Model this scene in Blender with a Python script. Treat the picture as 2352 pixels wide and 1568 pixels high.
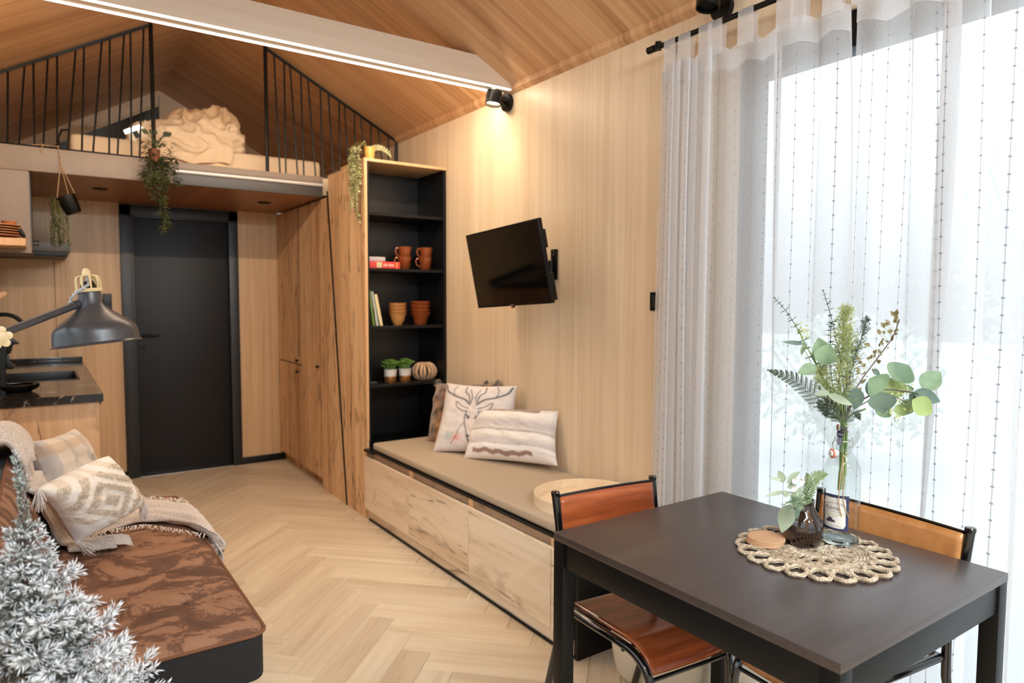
import bpy, bmesh, math, random
import numpy as np
from mathutils import Vector, Matrix, Euler, noise as mnoise
random.seed(7); rng = np.random.default_rng(7)
for o in list(bpy.data.objects): bpy.data.objects.remove(o)
C = bpy.context.scene.collection
S = bpy.context.scene
R = math.radians; PI = math.pi

# ------------------------------------------------------------------ camera, sky, exposure
F_PX = 1568.0; YAW, PITCH, ROLL = R(34.5), R(-3.6), R(0.2)
CAM_P = Vector((0, 0, 1.4))
_F = Vector((math.sin(YAW)*math.cos(PITCH), math.cos(YAW)*math.cos(PITCH), math.sin(PITCH)))
_Rt = Vector((math.cos(YAW), -math.sin(YAW), 0)); _U = _Rt.cross(_F)
_R2 = _Rt*math.cos(ROLL) + _U*math.sin(ROLL); _U2 = _U*math.cos(ROLL) - _Rt*math.sin(ROLL)
cd = bpy.data.cameras.new('camera'); cam = bpy.data.objects.new('camera', cd); C.objects.link(cam)
cam.matrix_world = Matrix((( _R2.x, _U2.x, -_F.x, CAM_P.x), (_R2.y, _U2.y, -_F.y, CAM_P.y), (_R2.z, _U2.z, -_F.z, CAM_P.z), (0, 0, 0, 1)))
cd.sensor_width = 36; cd.lens = 36*F_PX/2352; cd.clip_start = 0.05
cd.dof.use_dof = True; cd.dof.focus_distance = 1.95; cd.dof.aperture_fstop = 3.2
S.camera = cam
def ray(x, y): return _F + _R2*((x-1176)/F_PX) - _U2*((y-784)/F_PX)
def at(x, y, ax, v):              # measured pixel of the photograph -> point on the plane ax = v
    d = ray(x, y); return CAM_P + d*((v-CAM_P[ax])/d[ax])
def dep(x, y, d): return CAM_P + ray(x, y)*d

def lin(c): return tuple((v/12.92 if v <= .04045 else ((v+.055)/1.055)**2.4) for v in (c[0]/255, c[1]/255, c[2]/255)) + (1,)
W = bpy.data.worlds.new('overcast_sky'); S.world = W; W.use_nodes = True
wn = W.node_tree.nodes; wl = W.node_tree.links; wn.clear()
wo = wn.new('ShaderNodeOutputWorld'); wb = wn.new('ShaderNodeBackground'); wt = wn.new('ShaderNodeTexCoord')
wsx = wn.new('ShaderNodeSeparateXYZ'); wr = wn.new('ShaderNodeValToRGB')
wl.new(wt.outputs['Generated'], wsx.inputs[0]); wl.new(wsx.outputs['Z'], wr.inputs[0])
wr.color_ramp.elements[0].position = 0.0; wr.color_ramp.elements[0].color = (0.176, 0.188, 0.202, 1)
wr.color_ramp.elements[1].position = 1.0; wr.color_ramp.elements[1].color = (0.86, 0.94, 1.02, 1)
wl.new(wr.outputs[0], wb.inputs[0]); wb.inputs[1].default_value = 5.0
wl.new(wb.outputs[0], wo.inputs[0])
S.view_settings.view_transform = 'Standard'; S.view_settings.look = 'None'; S.view_settings.gamma = 1
S.view_settings.use_curve_mapping = False; S.view_settings.exposure = 0.0
S.cycles.use_denoising = True; S.cycles.max_bounces = 10; S.cycles.diffuse_bounces = 6; S.cycles.glossy_bounces = 4
S.cycles.transparent_max_bounces = 24; S.cycles.transmission_bounces = 8; S.cycles.sample_clamp_indirect = 6
S.cycles.caustics_reflective = False; S.cycles.caustics_refractive = False
def portal(loc, rot, sx, sy):
    l = bpy.data.lights.new('sky_portal', 'AREA'); l.shape = 'RECTANGLE'; l.size = sx; l.size_y = sy
    l.cycles.is_portal = True
    o = bpy.data.objects.new('sky_portal', l); C.objects.link(o); o.location = loc; o.rotation_euler = rot
portal((2.36, 0.26, 1.13), (0, R(90), 0), 2.2, 2.9)       # big sliding window
portal((-0.5, 1.0, 1.55), (0, R(-90), 0), 1.1, 4.6)      # window in the left wall, behind the frame
portal((0.95, -2.45, 1.1), (R(90), 0, 0), 2.5, 2.2)       # glazed door behind the camera

# ------------------------------------------------------------------ helpers
def srgb(*c): return lin(c)
class N:
    def __init__(s, name):
        s.m = bpy.data.materials.new(name); s.m.use_nodes = True
        s.t = s.m.node_tree; s.n = s.t.nodes; s.l = s.t.links
        s.b = s.n['Principled BSDF']; s.o = s.n['Material Output']
    def new(s, t, **k):
        n = s.n.new(t)
        for a, v in k.items(): setattr(n, a, v)
        return n
    def link(s, a, b): s.l.new(a, b)
    def coords(s, scale, kind='Object', rnd=False, rot=None):
        tc = s.new('ShaderNodeTexCoord'); mp = s.new('ShaderNodeMapping'); mp.inputs['Scale'].default_value = scale
        if rot: mp.inputs['Rotation'].default_value = rot
        src = tc.outputs[kind]
        if rnd:
            oi = s.new('ShaderNodeObjectInfo'); ml = s.new('ShaderNodeMath', operation='MULTIPLY'); ml.inputs[1].default_value = 37
            s.link(oi.outputs['Random'], ml.inputs[0]); ad = s.new('ShaderNodeVectorMath', operation='ADD')
            s.link(src, ad.inputs[0]); s.link(ml.outputs[0], ad.inputs[1]); src = ad.outputs[0]
        s.link(src, mp.inputs[0]); return mp.outputs[0]
    def noise(s, vec, scale=1, detail=5, rough=.55, dist=0):
        n = s.new('ShaderNodeTexNoise'); n.inputs['Scale'].default_value = scale; n.inputs['Detail'].default_value = detail
        n.inputs['Roughness'].default_value = rough; n.inputs['Distortion'].default_value = dist
        s.link(vec, n.inputs['Vector']); return n.outputs['Fac']
    def ramp(s, fac, stops):
        r = s.new('ShaderNodeValToRGB'); e = r.color_ramp.elements
        while len(e) < len(stops): e.new(.5)
        for i, (p, c) in enumerate(stops): e[i].position = p; e[i].color = c
        s.link(fac, r.inputs[0]); return r.outputs[0]
    def mix(s, fac, a, b, mode='MIX'):
        m = s.new('ShaderNodeMix', data_type='RGBA', blend_type=mode)
        for sock, v in ((m.inputs[0], fac), (m.inputs[6], a), (m.inputs[7], b)):
            if hasattr(v, 'is_linked') or isinstance(v, bpy.types.NodeSocket): s.link(v, sock)
            else: sock.default_value = v
        return m.outputs[2]
    def math(s, op, a, b=None, clamp=False):
        m = s.new('ShaderNodeMath', operation=op); m.use_clamp = clamp
        for sock, v in ((m.inputs[0], a), (m.inputs[1], b)):
            if v is None: continue
            if isinstance(v, bpy.types.NodeSocket): s.link(v, sock)
            else: sock.default_value = v
        return m.outputs[0]
    def bump(s, h, strength=.2, dist=.002):
        b = s.new('ShaderNodeBump'); b.inputs['Strength'].default_value = strength; b.inputs['Distance'].default_value = dist
        s.link(h, b.inputs['Height']); s.link(b.outputs[0], s.b.inputs['Normal'])
    def set(s, col=None, rough=None, metal=None, **k):
        if col is not None:
            if isinstance(col, bpy.types.NodeSocket): s.link(col, s.b.inputs['Base Color'])
            else: s.b.inputs['Base Color'].default_value = col
        if rough is not None:
            if isinstance(rough, bpy.types.NodeSocket): s.link(rough, s.b.inputs['Roughness'])
            else: s.b.inputs['Roughness'].default_value = rough
        if metal is not None: s.b.inputs['Metallic'].default_value = metal
        for a, v in k.items(): s.b.inputs[a.replace('_', ' ')].default_value = v
        return s.m
def plain(name, col, rough=.5, metal=0, bump=0, bscale=200, var=0.0, **k):
    n = N(name)
    if bump or var:
        v = n.coords((1, 1, 1)); f = n.noise(v, bscale, 4)
        c = n.mix(f, tuple(x*(1-var) for x in col[:3])+(1,), tuple(min(1, x*(1+var)) for x in col[:3])+(1,)) if var else col
        if bump: n.bump(f, bump, .003)
        return n.set(c, rough, metal, **k)
    return n.set(col, rough, metal, **k)
def emit(name, col, strength):
    n = N(name); e = n.new('ShaderNodeEmission'); e.inputs[0].default_value = col; e.inputs[1].default_value = strength
    n.link(e.outputs[0], n.o.inputs[0]); return n.m
def wood(name, light, mid, dark, axis=2, fine=55, along=1.3, rough=.45, knots=0., rnd=False, contrast=1., rot=None, kscale=3.2, axis2=None):
    n = N(name)
    sc = [fine]*3; sc[axis] = along; sc[axis if axis2 is None else axis2] = along; f1 = n.noise(n.coords(tuple(sc), rnd=rnd, rot=rot), 1, 6, .6, .25)
    sc = [fine*.13]*3; sc[axis] = along*.22; sc[axis if axis2 is None else axis2] = along*.22; f2 = n.noise(n.coords(tuple(sc), rnd=rnd, rot=rot), 1, 4, .55, .9)
    a = n.math('MULTIPLY', f1, .45); b = n.math('MULTIPLY', f2, .55); f = n.math('ADD', a, b)
    w = .17/contrast
    col = n.ramp(f, [(.5-w, dark), (.5, mid), (.5+w*.8, light)])
    if knots > 0:
        sc = [kscale*4]*3; sc[axis] = kscale*.5; k1 = n.noise(n.coords(tuple(sc), rnd=rnd, rot=rot), 1, 7, .72, 1.6)
        kk = n.ramp(k1, [(0.0, (1, 1, 1, 1)), (.365, (1, 1, 1, 1)), (.41, (0, 0, 0, 1))])
        sc = [kscale*2]*3; sc[axis] = kscale*.8; k2 = n.noise(n.coords(tuple(sc), rnd=rnd, rot=rot), 1, 3, .5, 2.5)
        kr = n.ramp(k2, [(.3, (1, 1, 1, 1)), (.42, (0, 0, 0, 1))])
        col = n.mix(n.math('MULTIPLY', kr, .45*knots), col, tuple(x*.55 for x in dark[:3])+(1,))
        col = n.mix(n.math('MULTIPLY', kk, min(.85, .72*knots)), col, tuple(x*.22 for x in dark[:3])+(1,))
    n.bump(f1, .12, .001)
    return n.set(col, rough)
def vcol(name, rough=.8, bump=0, bscale=300, sheen=0, **k):       # flat print carried by a colour attribute
    n = N(name); a = n.new('ShaderNodeVertexColor'); a.layer_name = 'print'
    if bump: n.bump(n.noise(n.coords((1, 1, 1)), bscale, 4), bump, .004)
    if sheen: n.b.inputs['Sheen Weight'].default_value = sheen
    return n.set(a.outputs[0], rough, **k)

class MB:
    def __init__(s): s.v = []; s.f = []; s.c = []; s.uv = None
    def add(s, v, f, col=None):
        k = len(s.v); s.v += [tuple(p) for p in v]; s.f += [tuple(i+k for i in q) for q in f]
        if col is not None: s.c += [col]*len(v)
        return s
    def box(s, lo, hi, m=None):
        x0, y0, z0 = lo; x1, y1, z1 = hi
        v = [(x0, y0, z0), (x1, y0, z0), (x1, y1, z0), (x0, y1, z0), (x0, y0, z1), (x1, y0, z1), (x1, y1, z1), (x0, y1, z1)]
        if m: v = [m @ Vector(p) for p in v]
        return s.add(v, [(3, 2, 1, 0), (4, 5, 6, 7), (0, 1, 5, 4), (1, 2, 6, 5), (2, 3, 7, 6), (3, 0, 4, 7)])
    def prism(s, poly, ax, a, b):
        n = len(poly)
        def P(p, t): q = [p[0], p[1]]; q.insert(ax, t); return q
        v = [P(p, a) for p in poly] + [P(p, b) for p in poly]
        f = [tuple(range(n))[::-1], tuple(range(n, 2*n))] + [(i, (i+1) % n, n+(i+1) % n, n+i) for i in range(n)]
        return s.add(v, f)
    def tube(s, pts, r, n=8, closed=False, cap=True):
        P = [Vector(p) for p in pts]; m = len(P); rr = r if hasattr(r, '__len__') else [r]*m
        v = []; T = []
        for i in range(m):
            a = P[(i-1) % m] if (closed or i > 0) else P[0]; b = P[(i+1) % m] if (closed or i < m-1) else P[-1]
            d = (b-a); T.append(d.normalized() if d.length > 1e-9 else Vector((0, 0, 1)))
        u = T[0].orthogonal().normalized()
        for i in range(m):
            if i: u = (u - T[i]*u.dot(T[i])); u = u.normalized() if u.length > 1e-6 else T[i].orthogonal().normalized()
            w = T[i].cross(u)
            for k in range(n):
                a = 2*PI*k/n; v.append(P[i] + (u*math.cos(a) + w*math.sin(a))*rr[i])
        f = []
        for i in range(m if closed else m-1):
            for k in range(n):
                a = i*n+k; b = i*n+(k+1) % n; c = ((i+1) % m)*n; f.append((a, b, c+(k+1) % n, c+k))
        if cap and not closed: f += [tuple(range(n))[::-1], tuple(range((m-1)*n, m*n))]
        return s.add(v, f)
    def lathe(s, prof, n=32, m=None, bump=None):
        v = []; f = []; m = m or Matrix()
        for i, (r, z) in enumerate(prof):
            for k in range(n):
                a = 2*PI*k/n; q = r + (bump(i, k) if bump else 0)
                v.append(m @ Vector((q*math.cos(a), q*math.sin(a), z)))
        for i in range(len(prof)-1):
            for k in range(n): f.append((i*n+k, i*n+(k+1) % n, (i+1)*n+(k+1) % n, (i+1)*n+k))
        if prof[0][0] > 1e-6: f.append(tuple(range(n))[::-1])
        if prof[-1][0] > 1e-6: f.append(tuple(range((len(prof)-1)*n, len(prof)*n)))
        return s.add(v, f)
    def grid(s, fn, nu, nv, closed_u=False):
        v = [fn(i/nu, j/nv) for j in range(nv+1) for i in range(nu+1)]
        return s.add(v, [(j*(nu+1)+i, j*(nu+1)+i+1, (j+1)*(nu+1)+i+1, (j+1)*(nu+1)+i) for j in range(nv) for i in range(nu)])
    def leaf(s, b, d, nrm, L, w, curl=.15, tip=1.0, nseg=5, col=None):
        d = Vector(d).normalized(); nrm = Vector(nrm); nrm = nrm - d*nrm.dot(d)
        nrm = nrm.normalized() if nrm.length > 1e-4 else d.orthogonal().normalized(); sd = d.cross(nrm); b = Vector(b); v = []; f = []
        for i in range(nseg+1):
            t = i/nseg; ww = w*.5*(math.sin(PI*t**(.75/tip if tip < 1 else .8))**(.8))*(1 if tip <= 1 else 1); 
            if i == 0 or i == nseg: ww = w*.03
            c = b + d*(L*t) - nrm*(curl*L*t*t); v += [c-sd*ww+nrm*ww*.25, c, c+sd*ww+nrm*ww*.25]
        for i in range(nseg): f += [(3*i, 3*i+1, 3*i+4, 3*i+3), (3*i+1, 3*i+2, 3*i+5, 3*i+4)]
        return s.add(v, f, col)
XF = {}
def root_m(o):
    return XF.get(o.name, Matrix())
def build(mb, name, mat, parent=None, smooth=True, bevel=0, local=False, segs=2, ang=38, mods=None):
    me = bpy.data.meshes.new(name); me.from_pydata([tuple(p) for p in mb.v], [], mb.f); me.update()
    if mb.c and len(mb.c) == len(mb.v):
        at_ = me.color_attributes.new('print', 'FLOAT_COLOR', 'POINT')
        at_.data.foreach_set('color', [x for c in mb.c for x in (c[0], c[1], c[2], 1.0)])
    if mb.uv is not None:
        ul = me.uv_layers.new(name='cloth'); idx = np.empty(len(me.loops), dtype=np.int32); me.loops.foreach_get('vertex_index', idx)
        ul.data.foreach_set('uv', np.asarray(mb.uv, dtype=np.float32)[idx].ravel())
    if bevel > 0:
        bm = bmesh.new(); bm.from_mesh(me)
        ed = [e for e in bm.edges if len(e.link_faces) == 2 and e.calc_face_angle(0) > R(30)]
        bmesh.ops.bevel(bm, geom=ed, offset=bevel, segments=segs, profile=.6, affect='EDGES', clamp_overlap=True)
        bm.to_mesh(me); bm.free()
    if parent is not None and not local: me.transform(root_m(parent).inverted())
    if smooth:
        me.polygons.foreach_set('use_smooth', [True]*len(me.polygons)); me.set_sharp_from_angle(angle=R(ang))
    me.materials.append(mat)
    o = bpy.data.objects.new(name, me); C.objects.link(o)
    if parent is not None: o.parent = parent; XF[o.name] = root_m(parent)
    return o
def thing(name, label, cat, loc=(0, 0, 0), rot=0, group=None, e=None):
    o = bpy.data.objects.new(name, None); C.objects.link(o); o.location = loc
    o.rotation_euler = e if e else (0, 0, rot); o.empty_display_size = .1
    o['label'] = label; o['category'] = cat
    if group: o['group'] = group
    XF[o.name] = Matrix.Translation(loc) @ o.rotation_euler.to_matrix().to_4x4()
    return o
def tag(o, label, cat, group=None):
    o['label'] = label; o['category'] = cat
    if group: o['group'] = group
    return o
def struct(mb, name, mat, parent=None, label=None, **k):
    o = build(mb, name, mat, parent, **k)
    if parent is None: o['kind'] = 'structure'
    if label: o['label'] = label
    return o
def rebase(o, loc):               # give a one-mesh thing an origin at its own base
    loc = Vector(loc); o.data.transform(Matrix.Translation(-loc)); o.location = loc; XF[o.name] = Matrix.Translation(loc); return o
def dup(root, loc, rot=None, label=None, group=None):
    r = root.copy(); C.objects.link(r); r.location = loc
    if rot is not None: r.rotation_euler = (0, 0, rot)
    if label: r['label'] = label
    if group: r['group'] = group
    for ch in list(root.children):
        c = ch.copy(); C.objects.link(c); c.parent = r
        for g in list(ch.children):
            d = g.copy(); C.objects.link(d); d.parent = c
    return r
def lerp(a, b, t): return a + (b-a)*t
def smoothstep(a, b, x): t = max(0, min(1, (x-a)/(b-a))); return t*t*(3-2*t)
def spline(pts, n):               # Catmull-Rom through the points
    P = [Vector(p) for p in pts]; out = []
    for i in range(len(P)-1):
        p0 = P[max(i-1, 0)]; p1 = P[i]; p2 = P[i+1]; p3 = P[min(i+2, len(P)-1)]
        for k in range(n):
            t = k/n; out.append(.5*((2*p1) + (p2-p0)*t + (2*p0-5*p1+4*p2-p3)*t*t + (3*p1-p0-3*p2+p3)*t**3))
    out.append(P[-1]); return out
def nz(p, s=1, k=0): return mnoise.noise(Vector((p[0]*s+k*13.1, p[1]*s+k*7.7, p[2]*s-k*3.3)))

# ------------------------------------------------------------------ materials
M = {}
M['wall'] = wood('oak_laminate_wall', srgb(232, 213, 186), srgb(222, 201, 171), srgb(202, 177, 145), 2, 60, 1.0, .42, contrast=.78)
M['wall_b'] = wood('oak_laminate_door_wall', srgb(222, 190, 148), srgb(208, 174, 132), srgb(180, 144, 104), 2, 60, 1.0, .42, contrast=.9)
M['ceil'] = wood('oak_laminate_ceiling', srgb(212, 172, 130), srgb(196, 152, 110), srgb(164, 120, 82), 0, 40, .7, .36, contrast=1.25, axis2=2)
M['floor'] = None
M['knotty'] = wood('knotty_oak_vertical', srgb(236, 202, 160), srgb(222, 182, 138), srgb(168, 120, 82), 2, 30, .8, .45, knots=1.15, contrast=1.25, rnd=True)
M['knotty_h'] = wood('knotty_oak_horizontal', srgb(242, 226, 202), srgb(232, 213, 187), srgb(204, 178, 146), 1, 22, 1.0, .45, knots=.95, contrast=1.1, rnd=True, kscale=2.4)
M['knotty_k'] = wood('knotty_oak_kitchen', srgb(228, 192, 152), srgb(214, 172, 130), srgb(168, 122, 84), 2, 26, 1.0, .45, knots=.9, contrast=1.1, kscale=2.2)
M['oak_edge'] = wood('oak_edge_band', srgb(222, 182, 140), srgb(210, 166, 122), srgb(190, 146, 104), 2, 60, 1.4, .45)
M['whitewood'] = wood('limewashed_beam', srgb(226, 212, 194), srgb(216, 200, 180), srgb(198, 180, 158), 0, 30, .8, .55, contrast=.6)
M['black_lam'] = plain('black_laminate', srgb(14, 13, 13), .4, bump=.05, bscale=500, Specular_IOR_Level=.3)
M['door'] = plain('black_door_foil', srgb(24, 24, 25), .42, Specular_IOR_Level=.3, bump=.06, bscale=300)
M['door_frame'] = plain('black_door_casing', srgb(26, 28, 31), .4)
M['black_metal'] = plain('black_powder_coat', srgb(9, 8, 8), .38, Specular_IOR_Level=.25)
M['black_gloss'] = plain('black_lacquer_tube', srgb(14, 13, 13), .16, Coat_Weight=.5)
M['black_plastic'] = plain('black_plastic', srgb(10, 10, 10), .3, Specular_IOR_Level=.3)
M['screen'] = plain('screen_glass', srgb(6, 6, 7), .06)
M['chrome'] = plain('brushed_steel', srgb(190, 188, 184), .28, 1)
M['rubber'] = plain('dark_rubber', srgb(28, 26, 26), .8)
M['table'] = wood('dark_brown_foil', srgb(68, 58, 54), srgb(60, 50, 47), srgb(50, 41, 39), 0, 60, 3, .30, contrast=.8)
M['table_edge'] = wood('dark_brown_edge', srgb(76, 62, 57), srgb(66, 53, 49), srgb(54, 43, 40), 0, 60, 3, .5)
M['ply_red'] = wood('reddish_brown_plywood', srgb(182, 100, 56), srgb(146, 72, 38), srgb(84, 38, 22), 0, 22, 1.6, .13, contrast=1.25)
M['ply_org'] = wood('honey_plywood', srgb(204, 146, 88), srgb(186, 126, 72), srgb(150, 94, 50), 1, 24, 1.6, .25, contrast=.8)
M['concrete'] = plain('concrete_look_laminate', srgb(142, 126, 112), .5, bump=.04, bscale=9, var=.12)
M['concrete_dk'] = plain('grey_edge_profile', srgb(76, 72, 70), .45)
M['linen'] = plain('beige_canvas', srgb(184, 166, 143), .9, bump=.25, bscale=900, var=.06)
M['birch'] = wood('pale_birch', srgb(240, 222, 192), srgb(234, 212, 178), srgb(222, 196, 158), 1, 40, 2, .5)
M['bedding'] = plain('cream_bed_linen', srgb(228, 204, 172), .85, bump=.1, bscale=40)
M['terracotta'] = plain('terracotta', srgb(120, 66, 40), .6)
M['amber'] = plain('amber_glaze', srgb(132, 66, 30), .1, var=.25, bscale=30, Coat_Weight=.6)
M['ochre'] = plain('ochre_glaze', srgb(196, 140, 78), .22, var=.2, bscale=35, Coat_Weight=.5)
M['white_cer'] = plain('white_ceramic', srgb(214, 208, 204), .5)
M['gold'] = plain('gold_leaf_band', srgb(214, 150, 92), .3, .8)
M['vase'] = plain('dark_brown_glaze', srgb(34, 15, 10), .08, Coat_Weight=1)
M['cork'] = plain('cork', srgb(202, 160, 122), .85, bump=.3, bscale=500, var=.1)
M['jute'] = None
M['twine'] = plain('hemp_twine', srgb(178, 144, 108), .9, bump=.4, bscale=900)
M['green_dk'] = plain('dark_green_leaf', srgb(46, 58, 30), .5, var=.3, bscale=30)
M['paper'] = plain('paper_white', srgb(225, 220, 212), .7)
M['label_blue'] = plain('label_navy', srgb(48, 52, 84), .6)
M['ink'] = plain('label_ink', srgb(60, 58, 62), .7)
M['lime_ink'] = plain('label_lime_ink', srgb(196, 204, 140), .7)
M['wood_plate'] = plain('brown_stoneware', srgb(120, 66, 36), .3)
M['snow'] = plain('snow', srgb(190, 194, 196), .8, bump=.1, bscale=3)

def floor_mat():
    n = N('oak_herringbone_plank'); oi = n.new('ShaderNodeObjectInfo')
    f1 = n.noise(n.coords((1.6, 45, 45), rnd=True), 1, 6, .6, .4); f2 = n.noise(n.coords((.9, 9, 9), rnd=True), 1, 3, .5, 1.2)
    f = n.math('ADD', n.math('MULTIPLY', f1, .4), n.math('MULTIPLY', f2, .6))
    a = n.ramp(f, [(.33, srgb(206, 188, 162)), (.5, srgb(222, 207, 182)), (.64, srgb(232, 218, 194))])
    t = n.ramp(oi.outputs['Random'], [(0, (.84, .80, .76, 1)), (.35, (.95, .93, .91, 1)), (.75, (1, 1, 1, 1)), (1, (1.04, 1.03, 1.0, 1))])
    c = n.mix(1.0, a, t, 'MULTIPLY'); n.bump(f1, .08, .001)
    return n.set(c, .4)
M['floor'] = floor_mat()
def jute_mat():
    n = N('twisted_jute'); w = n.new('ShaderNodeTexWave'); w.inputs['Scale'].default_value = 90; w.inputs['Distortion'].default_value = 6
    w.bands_direction = 'DIAGONAL'; n.link(n.coords((1, 1, 1)), w.inputs['Vector']); f = n.noise(n.coords((1, 1, 1)), 60, 5)
    c = n.ramp(f, [(.3, srgb(132, 112, 90)), (.5, srgb(176, 156, 130)), (.68, srgb(208, 194, 170))]); n.bump(w.outputs['Fac'], .8, .0015)
    return n.set(c, .85)
M['jute'] = jute_mat()
def leaf_mat(name, c1, c2, back=None, rough=.55, sc=14):
    n = N(name); f = n.noise(n.coords((1, 1, 1), rnd=True), sc, 4); c = n.ramp(f, [(.35, c1), (.62, c2)])
    n.link(c, n.b.inputs['Base Color']); n.b.inputs['Roughness'].default_value = rough
    tr = n.new('ShaderNodeBsdfTranslucent'); n.link(c, tr.inputs[0]); mx = n.new('ShaderNodeMixShader'); mx.inputs[0].default_value = .25
    n.link(n.b.outputs[0], mx.inputs[1]); n.link(tr.outputs[0], mx.inputs[2]); n.link(mx.outputs[0], n.o.inputs[0]); return n.m
M['euc'] = leaf_mat('eucalyptus_leaf', srgb(96, 122, 92), srgb(136, 160, 122))
M['euc_dk'] = leaf_mat('grey_green_leaf', srgb(82, 104, 96), srgb(110, 130, 112))
M['euc_lt'] = leaf_mat('fresh_green_leaf', srgb(140, 164, 96), srgb(166, 184, 120))
M['fern'] = leaf_mat('dark_fern', srgb(48, 62, 50), srgb(76, 90, 66))
M['fluff'] = leaf_mat('pale_green_foliage', srgb(126, 140, 84), srgb(164, 172, 116))
M['rust'] = leaf_mat('rusty_green_leaf', srgb(112, 100, 66), srgb(138, 128, 84))
M['sage'] = leaf_mat('sage_leaf', srgb(140, 154, 128), srgb(172, 184, 156))
M['ivy'] = leaf_mat('dark_trailing_leaf', srgb(40, 50, 26), srgb(84, 92, 50))
M['string'] = leaf_mat('olive_trailing_leaf', srgb(72, 78, 34), srgb(120, 124, 62))
M['pale_trail'] = leaf_mat('pale_trailing_leaf', srgb(150, 152, 104), srgb(196, 196, 150))
M['succ'] = leaf_mat('bright_green_leaf', srgb(110, 160, 66), srgb(180, 218, 124))
M['stem'] = plain('green_stem', srgb(110, 136, 72), .5)
M['stem_dk'] = plain('brown_stem', srgb(84, 66, 58), .6)
def glass_mat(name, col, rough=0, ior=1.45, alpha_shadow=True):
    n = N(name); g = n.new('ShaderNodeBsdfGlass'); g.inputs[0].default_value = col; g.inputs['Roughness'].default_value = rough; g.inputs['IOR'].default_value = ior
    n.link(g.outputs[0], n.o.inputs[0]); return n.m
M['glass'] = glass_mat('clear_bottle_glass', (.985, .996, .99, 1))
def pane_mat():
    n = N('window_glass'); t = n.new('ShaderNodeBsdfTransparent'); t.inputs[0].default_value = (.95, .97, .97, 1); g = n.new('ShaderNodeBsdfGlossy'); g.inputs['Roughness'].default_value = .02
    mx = n.new('ShaderNodeMixShader'); fr = n.new('ShaderNodeFresnel'); fr.inputs[0].default_value = 1.3
    n.link(fr.outputs[0], mx.inputs[0]); n.link(t.outputs[0], mx.inputs[1]); n.link(g.outputs[0], mx.inputs[2]); n.link(mx.outputs[0], n.o.inputs[0]); return n.m
M['pane'] = pane_mat()
def thin_glass():
    n = N('thin_bottle_glass'); t = n.new('ShaderNodeBsdfTransparent'); t.inputs[0].default_value = (.94, .97, .955, 1); g = n.new('ShaderNodeBsdfGlossy'); g.inputs['Roughness'].default_value = .03
    mx = n.new('ShaderNodeMixShader'); lw = n.new('ShaderNodeLayerWeight'); lw.inputs[0].default_value = .5
    n.link(n.math('ADD', n.math('MULTIPLY', n.math('POWER', lw.outputs['Facing'], 3.0), .62), .045), mx.inputs[0]); n.link(t.outputs[0], mx.inputs[1]); n.link(g.outputs[0], mx.inputs[2]); n.link(mx.outputs[0], n.o.inputs[0]); return n.m
M['thin_glass'] = thin_glass()
def sheer_mat():
    n = N('sheer_curtain_voile'); uv = n.new('ShaderNodeUVMap'); uv.uv_map = 'cloth'; sp = n.new('ShaderNodeSeparateXYZ'); n.link(uv.outputs[0], sp.inputs[0])
    u = n.math('DIVIDE', sp.outputs[0], .056); fu = n.math('FRACT', u); fl = n.math('FLOOR', u)
    du = n.math('MULTIPLY', n.math('ABSOLUTE', n.math('SUBTRACT', fu, .5)), .056)           # metres from the thread
    thread = n.math('LESS_THAN', du, .0009)
    vv = n.math('DIVIDE', n.math('ADD', sp.outputs[1], n.math('MULTIPLY', n.math('SINE', n.math('MULTIPLY', fl, 9.1)), .02)), .047)
    dv = n.math('MULTIPLY', n.math('ABSOLUTE', n.math('SUBTRACT', n.math('FRACT', vv), .5)), .047)
    knot = n.math('LESS_THAN', n.math('ADD', n.math('POWER', du, 2.), n.math('POWER', dv, 2.)), 9e-6)
    dark = n.math('MAXIMUM', n.math('MULTIPLY', thread, .5), n.math('MULTIPLY', knot, .75))
    weave = n.noise(n.coords((260, 260, 60)), 1, 2)
    d = n.new('ShaderNodeBsdfDiffuse'); t = n.new('ShaderNodeBsdfTranslucent'); x = n.new('ShaderNodeBsdfTransparent')
    col = n.mix(dark, (.89, .89, .90, 1), (.22, .22, .25, 1))
    n.link(col, d.inputs[0]); n.link(col, t.inputs[0])
    m1 = n.new('ShaderNodeMixShader'); m1.inputs[0].default_value = .5; n.link(d.outputs[0], m1.inputs[1]); n.link(t.outputs[0], m1.inputs[2])
    m2 = n.new('ShaderNodeMixShader'); n.link(x.outputs[0], m2.inputs[1]); n.link(m1.outputs[0], m2.inputs[2])
    op = n.math('ADD', n.math('ADD', .56, n.math('MULTIPLY', weave, .14)), n.math('MULTIPLY', dark, .6), clamp=True)
    n.link(op, m2.inputs[0]); n.link(m2.outputs[0], n.o.inputs[0]); return n.m
M['sheer'] = sheer_mat()
M['sheer_hem'] = plain('curtain_tape', srgb(240, 238, 236), .9, Transmission_Weight=0)
def suede_mat():
    n = N('brown_suede'); a = n.noise(n.coords((3.4, 4.4, 2), rot=(0, 0, .7)), 1.6, 9, .70, .7)
    b = n.noise(n.coords((1, 1, 1)), 420, 3)
    c = n.ramp(a, [(.36, srgb(92, 64, 48)), (.475, srgb(112, 78, 58)), (.505, srgb(150, 110, 84)), (.7, srgb(164, 124, 98))])
    n.bump(b, .2, .002); return n.set(c, .9)
M['suede'] = suede_mat()
M['sofa_black'] = plain('black_upholstery', srgb(26, 25, 26), .85, bump=.3, bscale=500)
M['sofa_grey'] = plain('dark_grey_upholstery', srgb(74, 76, 82), .9, bump=.3, bscale=500)
M['piping'] = plain('brown_piping', srgb(120, 78, 52), .8)
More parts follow.
